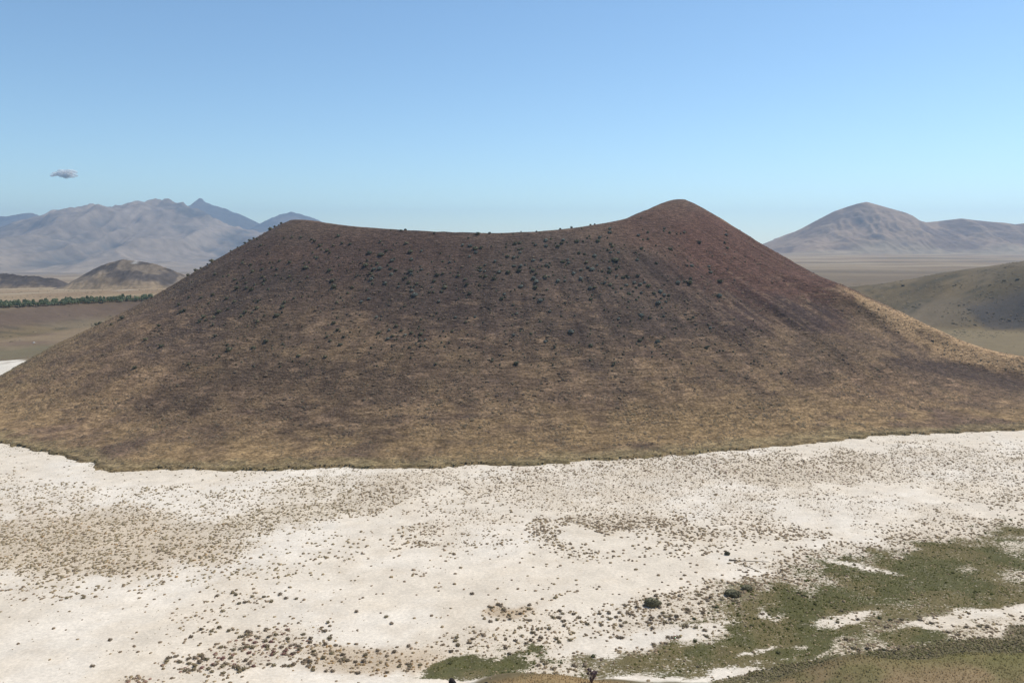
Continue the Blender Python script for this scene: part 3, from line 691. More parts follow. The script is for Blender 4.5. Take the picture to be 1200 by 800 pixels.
# ---------------------------------------------------------------- shrubs on the cone
SURVEY = "7210,3030,105 4467,2972,90 6692,3875,90 8437,3285,90 3912,3347,84 7717,3537,84 7712,3995,84 3587,3122,81 4287,3097,81 4862,3448,81 4812,2938,78 6940,3147,78 8430,3455,78 2680,4089,78 2485,3040,75 3245,3685,75 4332,2954,75 4812,3167,75 5572,2900,75 6082,3162,75 6273,3357,75 4452,3137,72 5955,3182,72 8087,3302,72 7517,3687,72 6052,4245,72 1130,3780,70 2875,3647,69 3897,3280,69 3312,3587,69 5212,3357,69 6537,2877,69 6333,3512,69 7945,3302,69 2387,3705,69 3910,3773,69 2777,3370,66 2125,3647,66 2567,3647,66 5122,3212,66 5512,2870,66 5850,3176,66 6397,2810,66 6402,2870,66 6247,3158,66 6252,3252,66 6390,3237,66 6285,3293,66 6105,3347,66 5692,3230,66 6760,2817,66 7007,2817,66 6970,2990,66 6602,3057,66 6805,3260,66 7307,3242,66 7150,3332,66 7337,3335,66 7600,3338,66 6917,3368,66 7739,3410,66 6925,4040,66 4645,3810,66 4933,3905,66 4547,3957,66 3118,3992,66 4343,3197,63 7142,3177,63 8280,4065,63 1430,3720,60 1710,3970,60 1890,4050,60 1580,4300,60 3167,2683,60 2950,3385,60 2657,3490,60 3010,3602,60 3747,2872,60 3830,2927,60 3860,3160,60 3335,3535,60 4760,2842,60 4595,3043,60 4385,3148,60 4352,3268,60 4512,3313,60 4790,3302,60 4827,3400,60 5370,3222,60 5175,3407,60 5505,3432,60 6037,2847,60 5947,2993,60 6022,3008,60 6022,3107,60 6105,3110,60 6405,3102,60 6537,3287,60 5790,3260,60 5880,3492,60 5602,2732,60 6722,3192,60 7435,3305,60 7502,3323,60 7667,3428,60 7787,3447,60 7502,3980,60 8325,3185,60 4822,3893,60 2972,4067,60 3502,4157,60 3812,4172,60 3985,4028,60 2890,3370,57 3965,2758,57 4587,3208,57 7517,2903,57 7855,2904,57 8107,3110,57 7372,3437,57 6922,3500,57 6390,3992,57 2290,3145,54 2200,3212,54 2962,3175,54 3100,3280,54 2747,3268,54 2747,3527,54 3687,2815,54 3395,3067,54 4325,3493,54 4823,3032,54 5085,3287,54 5472,3327,54 5637,2897,54 5580,2952,54 6252,3042,54 6585,2840,54 6602,2807,54 7030,2774,54 7147,2717,54 6787,2957,54 7465,3038,54 7693,3080,54 6662,3072,54 6812,3155,54 7477,3225,54 8017,3290,54 8095,3260,54 8325,3837,54 4705,3863,54 4750,3917,54 4922,3983,54 2830,3695,54 3017,3758,54 2522,3927,54 3955,3857,54 6022,3920,54 2927,2812,51 3058,2867,51 3277,3052,51 3077,3235,51 2500,3448,51 2162,3632,51 1787,3475,51 4107,2852,51 4130,3362,51 4580,3137,51 4637,3157,51 4820,3205,51 5457,3263,51 6093,2840,51 6097,2952,51 5802,3057,51 5632,3167,51 6277,2862,51 5632,3230,51 6262,3485,51 6442,3642,51 5457,3767,51 7147,2672,51 6872,3068,51 6892,3125,51 6970,3357,51 7840,3452,51 7247,3728,51 8508,2744,51 8197,2835,51 9157,4362,51 4412,3710,51 4562,3860,51 4438,3890,51 4607,3927,51 4802,4062,51 2338,3758,51 2507,3714,51 3835,3935,51 1170,3760,50 1310,3800,50 1860,3810,50 2845,3077,48 2357,3482,48 2095,3562,48 3527,2774,48 3950,3535,48 4527,2932,48 4422,3085,48 4752,3250,48 4887,3317,48 5632,3132,48 6285,3200,48 6412,3387,48 5910,3440,48 5568,3707,48 7480,2754,48 7177,2882,48 6997,3102,48 7225,3140,48 7517,3425,48 7802,3530,48 5302,3869,48 5107,4257,48 5767,4220,48 4027,3938,48 3872,3983,48 2872,2822,45 3077,3145,45 2680,3220,45 2882,3310,45 2957,3655,45 2672,3617,45 3332,2785,45 3905,2872,45 4010,2845,45 3717,3017,45 4235,3527,45 3447,3487,45 4457,2827,45 4940,3152,45 4670,3355,45 5272,3068,45 5190,3200,45 5032,3417,45 5142,3527,45 5622,3335,45 5422,2867,45 5682,3170,45 6345,3038,45 6015,3567,45 6057,3668,45 5337,3710,45 5739,2717,45 7157,2852,45 7142,3053,45 7142,3134,45 6622,3287,45 7345,3227,45 6697,2664,45 7612,3717,45 7780,3699,45 7187,4268,45 8310,3117,45 4982,3977,45 4930,4047,45 2417,3747,45 2212,4257,45 3017,2800,42 2938,3097,42 2522,3205,42 2215,3482,42 3025,3523,42 3425,2773,42 3650,2800,42 3602,3242,42 3395,3232,42 4175,3232,42 4940,2935,42 4370,3227,42 4745,3577,42 4700,2695,42 5190,3057,42 5062,3357,42 5505,3002,42 6120,2907,42 5685,3098,42 6247,2840,42 5118,3662,42 7787,2672,42 8020,2720,42 7157,2952,42 7247,2954,42 6655,3035,42 7060,3173,42 7228,3227,42 7367,3248,42 7048,3317,42 7090,3308,42 7285,3372,42 7555,3305,42 7217,3417,42 8122,3713,42 7750,3495,42 6505,4062,42 4592,4055,42 2500,3797,42 3100,3692,42 2665,4035,42 2572,4172,42 3313,4028,42 6225,3905,42 3298,2614,39 3085,3325,39 2987,3332,39 3145,3385,39 2447,3550,39 3307,3655,39 2860,3250,39 3190,3130,39 4074,3427,39 4367,3317,39 4547,3103,39 4752,2690,39 6457,2795,39 6435,3125,39 6330,3762,39 6577,3698,39 7592,2717,39 7847,2720,39 6850,2972,39 7187,3372,39 7457,3365,39 7367,3533,39 7457,3507,39 7757,3600,39 4352,4070,39 5212,4055,39 5140,3732,39 3598,4265,39 3220,2653,36 3145,2968,36 2785,3310,36 3235,3220,36 3867,2957,36 3665,2957,36 3687,3010,36 3567,3077,36 3245,3152,36 4307,3047,36 4943,3355,36 5370,3185,36 5077,3417,36 5932,2892,36 6157,3102,36 6217,3132,36 6007,3683,36 5092,2726,36 6835,2825,36 7592,2795,36 7777,2702,36 7123,2922,36 8057,3110,36 6940,3452,36 7483,3477,36 6565,2682,36 7390,3755,36 8102,4250,36 6412,3987,36 8490,2837,36 8523,2904,36 8317,3155,36 4912,3822,36 5200,3875,36 3430,4229,36 3287,4287,36 2972,2777,33 2620,3238,33 3167,3070,33 3627,3073,33 4130,3067,33 4298,3395,33 4355,3107,33 4857,3355,33 4820,3355,33 5017,3207,33 5490,2786,33 5760,2882,33 5937,2855,33 6075,3008,33 6442,3080,33 6357,3117,33 5922,3477,33 4935,3737,33 6647,2837,33 6883,2787,33 6907,2762,33 7535,2807,33 7015,3167,33 6617,3248,33 7117,3252,33 7420,3410,33 7087,3623,33 7352,3597,33 7315,3935,33 7540,3950,33 4967,3863,33 4877,4017,33 5162,3930,33 5177,4007,33 2902,3819,33 3335,4059,33 2702,2912,30 2432,3067,30 2350,3122,30 3302,3257,30 3972,3017,30 3995,3482,30 3542,3472,30 4625,3025,30 4895,3182,30 4677,3317,30 5332,3062,30 5167,2963,30 5062,3065,30 5277,3192,30 5187,3290,30 6075,2915,30 6510,2847,30 6217,3197,30 6483,3218,30 5797,3222,30 6372,3500,30 5085,3702,30 6015,2738,30 7120,2783,30 7513,2552,30 7978,2735,30 6718,3027,30 6824,3293,30 6917,2630,30 7843,3500,30 7742,4052,30 7067,4017,30 4462,3740,30 4900,3845,30 4862,3927,30 4907,3950,30 5222,3938,30 4982,4047,30 5687,3957,30 2999,3807,30 5982,3980,30 2252,3302,27 3770,2920,27 4583,2695,27 4925,3118,27 3417,3287,27 5287,3135,27 5872,3107,27 6165,3050,27 6285,2711,27 7930,2738,27 7195,2930,27 7912,2993,27 6617,3125,27 6970,2627,27 6662,3474,27 6887,3935,27 4735,4055,27 4007,4032,27 3820,3897,27 6000,3807,27 2785,2890,24 3327,3160,24 3977,3107,24 4070,3160,24 4220,2927,24 4610,2860,24 5313,3230,24 6477,3182,24 6105,2712,24 5880,2738,24 6917,2792,24 7535,2687,24 7258,3132,24 6772,3342,24 6947,3287,24 7300,3485,24 6820,2678,24 7697,3732,24 8057,3612,24 7702,3597,24 4540,3812,24 3412,4197,24 3267,2635,21 3500,3307,21 5932,3635,21 6330,2732,21 7502,2810,21 7037,2937,21 4645,3897,21 5235,2726,18 8677,2850,15"
S = np.array([[float(v) / 10 for v in q.split(',')] for q in SURVEY.split()])
hx, hy, hz, ok = hit(S[:, 0], S[:, 1] + 0.22 * S[:, 2])

def skyline_y(px):
    return np.interp(px, [0, 150, 200, 250, 300, 330, 360, 400, 450, 500, 550, 600, 650, 700, 730, 760, 795, 820, 850, 900, 1000],
                     [455, 362, 332, 302, 277, 265, 258, 265, 268, 271, 273, 272, 268, 262, 255, 244, 235, 241, 256, 285, 337])

# those whose sight line passes over the crest stand on the crest
dxr, dyr, dzr = ray(S[:, 0], S[:, 1])
for i in np.where(~ok | (hy > 640))[0]:
    tt = np.linspace(380, 640, 500)
    X, Yv = dxr[i] / dyr[i] * tt, tt
    zz = cone_z(X, Yv)
    _, pyy = project(X, Yv, zz)
    j = int(np.argmin(pyy)); hx[i], hy[i], hz[i], ok[i] = X[j], Yv[j], zz[j], True

def zone(px, py, w):
    sk = py - skyline_y(px)
    if sk < 5:
        if px < 330: return 'shrub on the skyline of the cone\'s left shoulder', 'shrubs along the left shoulder skyline'
        if px < 640: return 'small dark shrub on the skyline of the sagging crater rim', 'shrubs along the crater rim skyline'
        return 'small dark shrub along the rim line climbing to the cone\'s summit', 'shrubs along the rim below the summit'
    if px < 215: return 'dark shrub on the tan left flank of the cone', 'shrubs on the left flank'
    if px < 400 and py < 352: return 'round shrub on the brown slope below the cone\'s left shoulder', 'shrubs below the left shoulder'
    if px < 400: return 'low dark shrub on the middle slope of the cone\'s left part', 'shrubs on the left middle slope'
    if 440 < px < 510 and 380 < py < 410: return 'shrub in the tight green clump at the middle of the cone', 'shrubs of the clump in mid slope'
    if px < 520 and py < 352: return 'grey-green round shrub on the dark scree left of the crater sag', 'shrubs left of the crater sag'
    if px < 640 and py < 352: return 'grey-green round shrub on the dark scree under the lowest rim', 'shrubs under the lowest rim'
    if px < 700 and py < 352: return 'round shrub on the slope where the rim starts to climb', 'shrubs under the climbing rim'
    if px < 745 and py < 345: return 'round shrub in the dense belt right of the crater sag', 'shrubs right of the crater sag'
    if py < 312: return 'shrub on the reddish slope below the summit', 'shrubs below the summit'
    if px < 800 and py < 375: return 'shrub in the belt at the foot of the dark scree', 'shrubs at the foot of the dark scree'
    if px >= 800: return 'dark shrub on the dark streaked scree of the cone\'s right part', 'shrubs on the right scree'
    if px < 600: return 'small dark shrub on the grassy middle slope of the cone', 'shrubs on the grassy middle slope'
    return 'small dark shrub on the tan grassy slope right of the cone\'s middle', 'shrubs on the right grassy slope'

SINGLE = {(669, 387.5): 'largest lone blue-green shrub on the tan middle slope', (828, 406.5): 'lone rounded green shrub low on the cone below the dark streaks',
          (721, 303): 'widest double shrub in the belt right of the crater sag', (771, 399): 'broad grey shrub in a dusky patch on the right grassy slope',
          (850.5, 274.4): 'topmost lone shrub on the red slope right of the summit', (843.7, 328.5): 'wide paired shrub among the dark streaks below the summit',
          (843, 345.5): 'dark shrub at the head of a pale streak on the right scree', (819.7, 283.5): 'lone shrub on the red slope directly below the summit',
          (573.9, 271.7): 'most prominent round shrub standing on the lowest rim skyline', (771.7, 353.7): 'broad green shrub heading the pale grass below the dark scree'}
small = []
named = 0
zl = {}
for q in S[:300]: zl.setdefault(zone(*q)[1], []).append(q[1])
zone_mid = {k_: float(np.median(v_)) for k_, v_ in zl.items()}
for i in range(len(S)):
    px, py, w = S[i]
    if not ok[i]: continue
    dist = math.sqrt(hx[i] ** 2 + hy[i] ** 2)
    rad = 0.5 * w / F * dist * 0.86
    if named >= 300:
        small.append((hx[i], hy[i], hz[i], rad)); continue
    key = next((k for k in SINGLE if abs(k[0] - px) < 2.0 and abs(k[1] - py) < 2.0), None)
    grey = 420 < px < 860 and py < 400 and rng.random() < .5
    pool = SHRUBS_GREY if grey else (SHRUBS_DARK if rng.random() < .35 else SHRUBS)
    o = bpy.data.objects.new('shrub', pool[int(rng.integers(len(pool)))]); col.objects.link(o)
    o.location = (hx[i], hy[i], hz[i] - .12 * rad); o.rotation_euler = (0, 0, rng.uniform(0, 6.28))
    o.scale = (rad * rng.uniform(.92, 1.15), rad * rng.uniform(.9, 1.1), rad * rng.uniform(.8, 1.1))
    lab, grp = zone(px, py, w)
    tone = 'grey-green' if grey else ('darker' if pool is SHRUBS_DARK else 'olive')
    bulk = 'large' if w > 6.2 else ('medium' if w > 4.6 else 'small')
    for wd in ('small dark ', 'low dark ', 'grey-green round ', 'round ', 'dark '):
        if lab.startswith(wd): lab = lab[len(wd):]; break
    lab = f'{bulk} {tone} {lab}' + (', higher up' if py < zone_mid.get(grp, 0) else ', lower down')
    if key: lab = SINGLE.pop(key)
    o['label'] = lab; o['category'] = 'shrub'; o['group'] = grp
    named += 1
sm = np.array(small)
# the smallest shrubs, with the many hardly visible ones between them
ex = rng.uniform(220, 900, 500); ey = rng.uniform(285, 430, 500)
keep = (ey > skyline_y(ex) + 12)
ax_, ay_, az_, aok = hit(ex[keep], ey[keep])
ax_, ay_, az_ = ax_[aok], ay_[aok], az_[aok]
SX = np.concatenate([sm[:, 0], ax_]); SY = np.concatenate([sm[:, 1], ay_]); SZ = np.concatenate([sm[:, 2], az_])
SR = np.concatenate([sm[:, 3], rng.uniform(.25, .6, len(ax_))])
sc = np.array((0.07, 0.07, 0.045)) * rng.uniform(.7, 1.4, (len(SX), 1))
dome_field('small_shrubs', SX, SY, SZ, SR, SR * 1.25, sc, M_tuft, 7, True, label='smallest scattered shrubs over the middle of the cone')

# dry grass tufts over the lower cone
n = 60000
th_ = rng.uniform(178, 352, n); u = rng.random(n)
rr_ = ring(RIM_R, th_) + (ring(BASE_R, th_) - 2 - ring(RIM_R, th_)) * (0.12 + .88 * u ** .6)
tx, ty = CX + rr_ * np.cos(np.radians(th_)), CY + rr_ * np.sin(np.radians(th_))
tz = cone_z(tx, ty)
cl = fbm((tx - CX) / 14, (ty - CY) / 14, 601, 3)
keep = rng.random(n) < sstep(.3, .62, cl)
tx, ty, tz = tx[keep], ty[keep], tz[keep]
base = cone_colour(tx[:, None], ty[:, None], tz[:, None])[:, 0, :]
pick = rng.random(len(tx))[:, None]
tc = np.where(pick < .45, np.array((0.17, 0.125, 0.08)), np.where(pick < .8, np.array((0.06, 0.046, 0.037)), np.array((0.085, 0.075, 0.048)))) * rng.uniform(.75, 1.25, (len(tx), 1))
tc = base * .45 + tc * .55
tr = np.exp(rng.normal(-.75, .42, len(tx))).clip(.2, 1.3)
dome_field('dry_grass', tx, ty, tz, tr, tr * rng.uniform(.35, .7, len(tx)), tc, M_tuft, 4, False, label='dry grass tufts over the lower slope of the cone')

# weeds along the shore, some of them out on the salt
n = 9000
th_ = rng.uniform(200, 338, n)
rr_ = ring(BASE_R, th_) - 2 + rng.normal(0, 2.6, n) + np.where(rng.random(n) < .2, rng.exponential(5, n), 0)
tx, ty = CX + rr_ * np.cos(np.radians(th_)), CY + rr_ * np.sin(np.radians(th_))
k = fbm(tx / 9, ty / 9, 611, 3) + rng.normal(0, .06, n) > .47
tx, ty = tx[k], ty[k]; tz = land_z(tx, ty)
tr = rng.uniform(.16, .5, len(tx))
tc = np.where((rng.random(len(tx)) < .55)[:, None], np.array((0.25, 0.205, 0.12)), np.array((0.175, 0.15, 0.085))) * rng.uniform(.75, 1.3, (len(tx), 1))
dome_field('shore_weeds', tx, ty, tz, tr, tr * rng.uniform(.18, .38, len(tx)), tc, M_tuft, 5, False, label='weeds along the edge of the salt at the cone\'s foot')

# ---------------------------------------------------------------- tufts on the lake floor
def scatter(n, y0=131.0, y1=372.0):
    """points on the floor in the wedge the look-out takes in, even per square metre"""
    y = np.sqrt(rng.uniform(y0 ** 2, y1 ** 2, n)); x = y * rng.uniform(-.82, .82, n)
    z = ground_z(x, y)
    k = (cone_z(x, y) < z - .02) & ((z < 1.2) | ((z < 8) & (y > 133)))
    return x[k], y[k], z[k]

x, y, z = scatter(1000000)
px, py, br, gr, oc, rd, ol = floor_cover(x, y)
fine = blobs(px, py, FINE); big = blobs(px, py, BIG)
clump = fbm(x / 3.2, y / 3.2, 701, 2)
den = np.clip(br * 0.62 * (.25 + 1.5 * clump) * (1 + 1.8 * fine), 0, 1) + 0.006 + 0.45 * sstep(.05, .7, gr) + .10 * ol
k = rng.random(len(x)) < den * .34
x, y, z, px, py, br, gr, oc, rd, fine, big = [a[k] for a in (x, y, z, px, py, br, gr, oc, rd, fine, big)]
n = len(x)
size = np.exp(rng.normal(-1.30, .33, n)) * (1 - .30 * fine) * (1 + .75 * big * (rng.random(n) < .35))
size = np.clip(size * np.where(gr > .3, .62, 1.0), .12, .55)
pk = rng.random(n)
kind = np.where(pk < .9 * gr, 2, np.where(pk < gr * .9 + .36 * rd, 3, np.where(pk > .62, 1, 0)))
pal = np.array([(0.235, 0.178, 0.12), (0.27, 0.21, 0.128), (0.074, 0.075, 0.024), (0.225, 0.14, 0.105)])
cc = pal[kind] * rng.uniform(.7, 1.35, (n, 1))
cc = np.where((rng.random(n) < .5 * oc)[:, None], np.array((0.30, 0.20, 0.10)) * rng.uniform(.7, 1.2, (n, 1)), cc)
cc = np.where((px < 420)[:, None] & (py < 690)[:, None] & (rng.random(n) < .6)[:, None], np.array((0.28, 0.225, 0.14)) * rng.uniform(.75, 1.2, (n, 1)), cc)
seen = (np.abs(project(x, y, z)[0] - 600) < 594) & (py > 545) & (py < 792)
show = size / y * seen
order = np.argsort(-show)
ind = order[:300]
rest = np.ones(n, bool); rest[ind] = False
tiny = rest & (size < .3)
mid_ = rest & (size >= .3)
print('tufts', tiny.sum(), mid_.sum())
dome_field('fine_tufts', x[tiny], y[tiny], z[tiny], size[tiny], size[tiny] * rng.uniform(.35, .7, tiny.sum()) * np.where(kind[tiny] == 2, 1.8, 1), cc[tiny], M_tuft, 4, False, label='fine dry tufts sprinkled over the salt flat')
dome_field('salt_tufts', x[mid_], y[mid_], z[mid_], size[mid_], size[mid_] * rng.uniform(.38, .7, mid_.sum()), cc[mid_], M_tuft, 5, True, label='brown and green tufts in drifts over the salt flat')

def floor_zone(px, py, kd, w):
    name = ['brown', 'olive', 'green', 'reddish'][kd]
    if py < 600: where = 'in the far drift near the cone\'s shore'
    elif px < 300 and py < 700: where = 'in the drift on the left part of the salt flat'
    elif px < 300: where = 'near the white bare corner of the salt flat'
    elif px < 620 and py < 700: where = 'on the open middle of the salt flat'
    elif px < 470: where = 'in the reddish patch at the near edge of the flat'
    elif px < 720 and py >= 700: where = 'in the green-brown patch at the near middle of the flat'
    elif py < 650: where = 'in the dark band of clumps across the flat'
    elif px < 860: where = 'near the large round bushes on the flat'
    else: where = 'in the green growth right of the large bushes'
    bulk = 'large' if w > 7.0 else ('medium' if w > 6.2 else 'small')
    return f'{bulk} {name} tuft {where}', f'{name} tufts {where}'

kinds = ['brown', 'olive', 'green', 'red']
for i in ind:
    pool = TUFTS[kinds[kind[i]]]
    o = bpy.data.objects.new('tuft', pool[int(rng.integers(len(pool)))]); col.objects.link(o)
    s = float(size[i]) * 1.0
    o.location = (x[i], y[i], z[i] - .05); o.rotation_euler = (0, 0, rng.uniform(0, 6.28)); o.scale = (s * rng.uniform(.9, 1.3), s, s * rng.uniform(.75, 1.1))
    lab, grp = floor_zone(px[i], py[i], kind[i], 2 * F * size[i] / y[i])
    o['label'] = lab; o['category'] = 'tuft'; o['group'] = grp

# big single bushes on the flat
for (bx, by, w, hgt, lab, sd) in [(764, 709, 23, 12, 'largest round dark bush standing on the edge of the salt flat', 801),
                                  (858, 697, 22, 9, 'flat dark bush at the edge of the green growth', 802),
                                  (875.5, 690, 15, 7, 'smaller dark bush just behind the flat bush', 803),
                                  (852, 649.5, 8, 5.5, 'lone dark bush on bare salt beyond the driftwood', 804)]:
    X, Y, Z = at_z(bx, by, 0.0); Z = float(ground_z(X, Y))
    d = math.hypot(X, Y)
    m = leaf_dome('bush', M_shrub if sd != 804 else M_shrub_dark, sd, 420, .085, 1.0, 3, .9, .16)
    o = add('bush', m, None, None, (X, Y, Z - .1), label=lab, category='bush')
    rw = .5 * w / F * d; rh = hgt / F * d * 1.05
    o.scale = (rw * 1.0, rw * .8, rh / 1.9)

# ---------------------------------------------------------------- rod shapes: driftwood, trunks
def rod_mesh(name, pts, radii, sides=7, mat=None, seed=0):
    r = np.random.default_rng(seed); V = []; P = [np.array(p, float) for p in pts]
    for i, p in enumerate(P):
        t = P[min(i + 1, len(P) - 1)] - P[max(i - 1, 0)]; t /= np.linalg.norm(t)
        a = np.cross(t, (0, 0, 1)); a = a / np.linalg.norm(a) if np.linalg.norm(a) > .05 else np.array((1., 0, 0)); b = np.cross(t, a)
        for k in range(sides):
            w = 2 * math.pi * k / sides
            V.append(p + (a * math.cos(w) + b * math.sin(w)) * radii[i] * r.uniform(.85, 1.15))
    Q = [(i * sides + k, i * sides + (k + 1) % sides, (i + 1) * sides + (k + 1) % sides, (i + 1) * sides + k) for i in range(len(P) - 1) for k in range(sides)]
    T = []
    for e, c in ((0, P[0]), ((len(P) - 1) * sides, P[-1])):
        V.append(c); ci = len(V) - 1
        T += [(e + k, e + (k + 1) % sides, ci) if e else (e + (k + 1) % sides, e + k, ci) for k in range(sides)]
    m = mesh_np(name, np.array(V), quads=Q, tris=T); m.materials.append(mat)
    return m

def pole(p0, p1, rad, lab, seed):
    a = at_z(*p0, 0.0); b = at_z(*p1, 0.0)
    r = np.random.default_rng(seed); pts = []
    for t in np.linspace(0, 1, 7):
        X, Y = mix(a[0], b[0], t), mix(a[1], b[1], t)
        pts.append((X - a[0] + r.uniform(-.12, .12), Y - a[1] + r.uniform(-.12, .12), float(ground_z(X, Y)) + rad * .75))
    add('driftwood_pole', rod_mesh('driftwood_pole', pts, np.linspace(rad, rad * .55, 7), 7, M_wood, seed), None, None, (a[0], a[1], 0), label=lab, category='driftwood', group='driftwood on the flat')

pole((868, 657), (901, 658), .09, 'straight driftwood pole lying across the salt near the bushes', 811)
pole((869, 660.5), (892, 670.5), .10, 'slanting driftwood pole pointing at the green growth', 812)
pole((854.5, 656.3), (864, 656.8), .24, 'short thick driftwood log beside the straight pole', 813)

# ---------------------------------------------------------------- brush on the bank below the look-out
n = 60000
by = rng.uniform(133, 158, n); bx = by * rng.uniform(.05, .72, n)
bz = ground_z(bx, by)
ppx, ppy = project(bx, by, bz)
dk = blobs(ppx + (fbm(bx / 6, by / 6, 821, 3) - .5) * 40, ppy + (fbm(bx / 4, by / 4, 823, 3) - .5) * 9, BRUSH)
k = rng.random(n) < .36 * dk
bx, by, bz = bx[k], by[k], bz[k]
bc = np.where((rng.random(len(bx)) < .6)[:, None], np.array((0.15, 0.125, 0.07)), np.array((0.165, 0.148, 0.07))) * rng.uniform(.7, 1.35, (len(bx), 1))
brd = rng.uniform(.12, .30, len(bx))
dome_field('bank_undergrowth', bx, by, bz, brd, brd * rng.uniform(.5, 1.1, len(bx)), bc, M_tuft, 5, True, label='dark brush belt on the flat behind the grassy bench')
n = 26000
bx = rng.uniform(-12, 130, n); by = rng.uniform(108, 131.5, n)
bz = ground_z(bx, by)
pp, qq = project(bx, by, bz)
k = (qq < 812) & (bz > 2)
bx, by, bz = bx[k], by[k], bz[k]
gcol = ground_colour(bx[:, None], by[:, None], bz[:, None])[:, 0, :] * rng.uniform(.8, 1.2, (len(bx), 1))
brd = rng.uniform(.10, .24, len(bx))
dome_field('bench_grass', bx, by, bz, brd, brd * rng.uniform(.8, 1.9, len(bx)), gcol, M_tuft, 4, False, label='tan and yellow-green grass on the bench below the camera')

# rocks and a dry thistle at the edge of the bench
def rock_mesh(name, seed, sx, sy, sz):
    import bmesh
    r = np.random.default_rng(seed)
    bm = bmesh.new(); bmesh.ops.create_icosphere(bm, subdivisions=3, radius=1.0)
    v = np.array([p.co[:] for p in bm.verts]); f = np.array([[q.index for q in p.verts] for p in bm.faces]); bm.free()
    pl = r.normal(size=(11, 3)); pl /= np.linalg.norm(pl, axis=1)[:, None]; dd = r.uniform(.6, .95, 11)
    k = np.min(np.where(v @ pl.T > .05, dd / np.maximum(v @ pl.T, .05), 9), axis=1)
    v = v * np.minimum(k, 1.05)[:, None] * (1 + r.uniform(-.03, .03, (len(v), 1)))
    v = v * np.array((sx, sy, sz)); v[:, 2] += sz * .45
    m = mesh_np(name, v, tris=f, smooth=False); m.materials.append(M_rock)
    return m

for (bx, by, s, lab, sd) in [(530, 803, 1.05, 'larger black lava rock peeking over the near edge at the bottom', 831), (569, 803, .62, 'smaller black lava rock to the right of the larger one', 832)]:
    a, b, c, o_ = hit(np.array([bx]), np.array([by]), 400)
    X, Y = float(a[0]), float(b[0]); add('boulder', rock_mesh('boulder', sd, s, s * .8, s * 1.1), None, None, (X, Y, float(land_z(X, Y)) - .2), label=lab, category='rock')

def thistle(bx, by, w, lab, sd):
    a, b, c, o_ = hit(np.array([bx]), np.array([by]), 400)
    X, Y = float(a[0]), float(b[0]); Z = float(land_z(X, Y))
    r = np.random.default_rng(sd)
    root = add('dry_thistle', None, None, None, (X, Y, Z - .1), label=lab, category='thistle')
    for i in range(12):
        az, ln = r.uniform(0, 6.28), r.uniform(1.4, 2.9); sp = r.uniform(.25, .75) * ln * .5 * w
        pts = [(0, 0, 0), (sp * .4 * math.cos(az), sp * .4 * math.sin(az), ln * .5), (sp * math.cos(az), sp * math.sin(az), ln)]
        st = add('stem', rod_mesh('stem', pts, (.09, .07, .05), 5, M_thistle, sd + i), None, root)
        h = leaf_dome('head', M_thistle, sd + 50 + i, 40, .35, 1.0, 1, .7, .3)
        hd = add('head', h, None, st, pts[-1]); hd.scale = (.26, .26, .30)

thistle(693, 801, 1.2, 'dry purplish thistle clump at the bottom edge of the near bench', 840)

# ---------------------------------------------------------------- the row of trees on the plain
def tree_proto(seed):
    r = np.random.default_rng(seed)
    tm = rod_mesh('trunk', [(0, 0, -.3), (.05, .03, 1.2), (-.05, .08, 2.6), (.1, 0, 4.2)], (.26, .2, .15, .07), 6, M_bark, seed)
    cm = leaf_dome('crown', M_tree, seed + 1, 240, .22, 1.0, 2, .78, .42)
    return tm, cm
PROTO = [tree_proto(900 + 3 * i) for i in range(6)]
def tree(X, Y, h, lab, grp):
    Z = float(ground_z(X, Y)); i = int(rng.integers(len(PROTO)))
    t = add('tree', None, None, None, (X, Y, Z), label=lab, category='tree', group=grp)
    t.rotation_euler = (0, 0, rng.uniform(0, 6.28))
    k = h / 7.0
    a = add('trunk', PROTO[i][0], None, t); a.scale = (k, k, k)
    b = add('crown', PROTO[i][1], None, t, (0, 0, h * .22)); b.scale = (h * rng.uniform(.30, .42), h * rng.uniform(.28, .4), h * .50)
def ground_hit(px, py):
    a, b, c, o_ = hit(np.atleast_1d(np.asarray(px, float)), np.atleast_1d(np.asarray(py, float)), 1300, ground_z)
    return a, b
row, tpx = [], -3.0
while tpx < 178:
    base = np.interp(tpx, [0, 60, 110, 178], [360.5, 358.0, 355.0, 351.8])
    part = 'at its far left end' if tpx < 40 else ('left of its middle' if tpx < 80 else 'under the pale track')
    hh = rng.uniform(3.4, 5.4); size_ = 'tall' if hh > 4.7 else ('medium' if hh > 4.0 else 'low')
    if tpx < 120: row.append((tpx, base + rng.uniform(-.7, .7), hh, f'{size_} green tree in the front row of the tree belt, {part}', 'front row of the tree belt'))
    else: row.append((tpx, base + rng.uniform(-.7, .7), hh * .95, f'{size_} green tree where the tree belt thins toward the cone', 'thin end of the tree belt'))
    if rng.random() < .75:
        row.append((tpx + rng.uniform(-1, 1), base - rng.uniform(2.2, 3.6), hh * .95, f'{size_} green tree in the back row of the tree belt, {part if tpx < 120 else "near the cone"}', 'back row of the tree belt'))
    tpx += rng.uniform(1.7, 3.2)
TX, TY = ground_hit([q[0] for q in row] + [1058, 1192, 40], [q[1] for q in row] + [335, 328, 402])
for q, X, Y in zip(row, TX, TY): tree(float(X), float(Y), q[2], q[3], q[4])
for X, Y, lab in zip(TX[-3:-1], TY[-3:-1], ['lone dark shrub on the far slope behind the cone\'s right flank', 'lone dark shrub high on the far slope at the right edge']):
    o = add('shrub', SHRUBS_DARK[0], None, None, (float(X), float(Y), float(ground_z(X, Y)) - .2), label=lab, category='shrub'); o.scale = (1.9, 1.6, 1.4)
X, Y = float(TX[-1]), float(TY[-1])
m = rock_mesh('pale_boulder', 850, 1.1, .9, .8); m.materials.clear(); m.materials.append(M_pale)
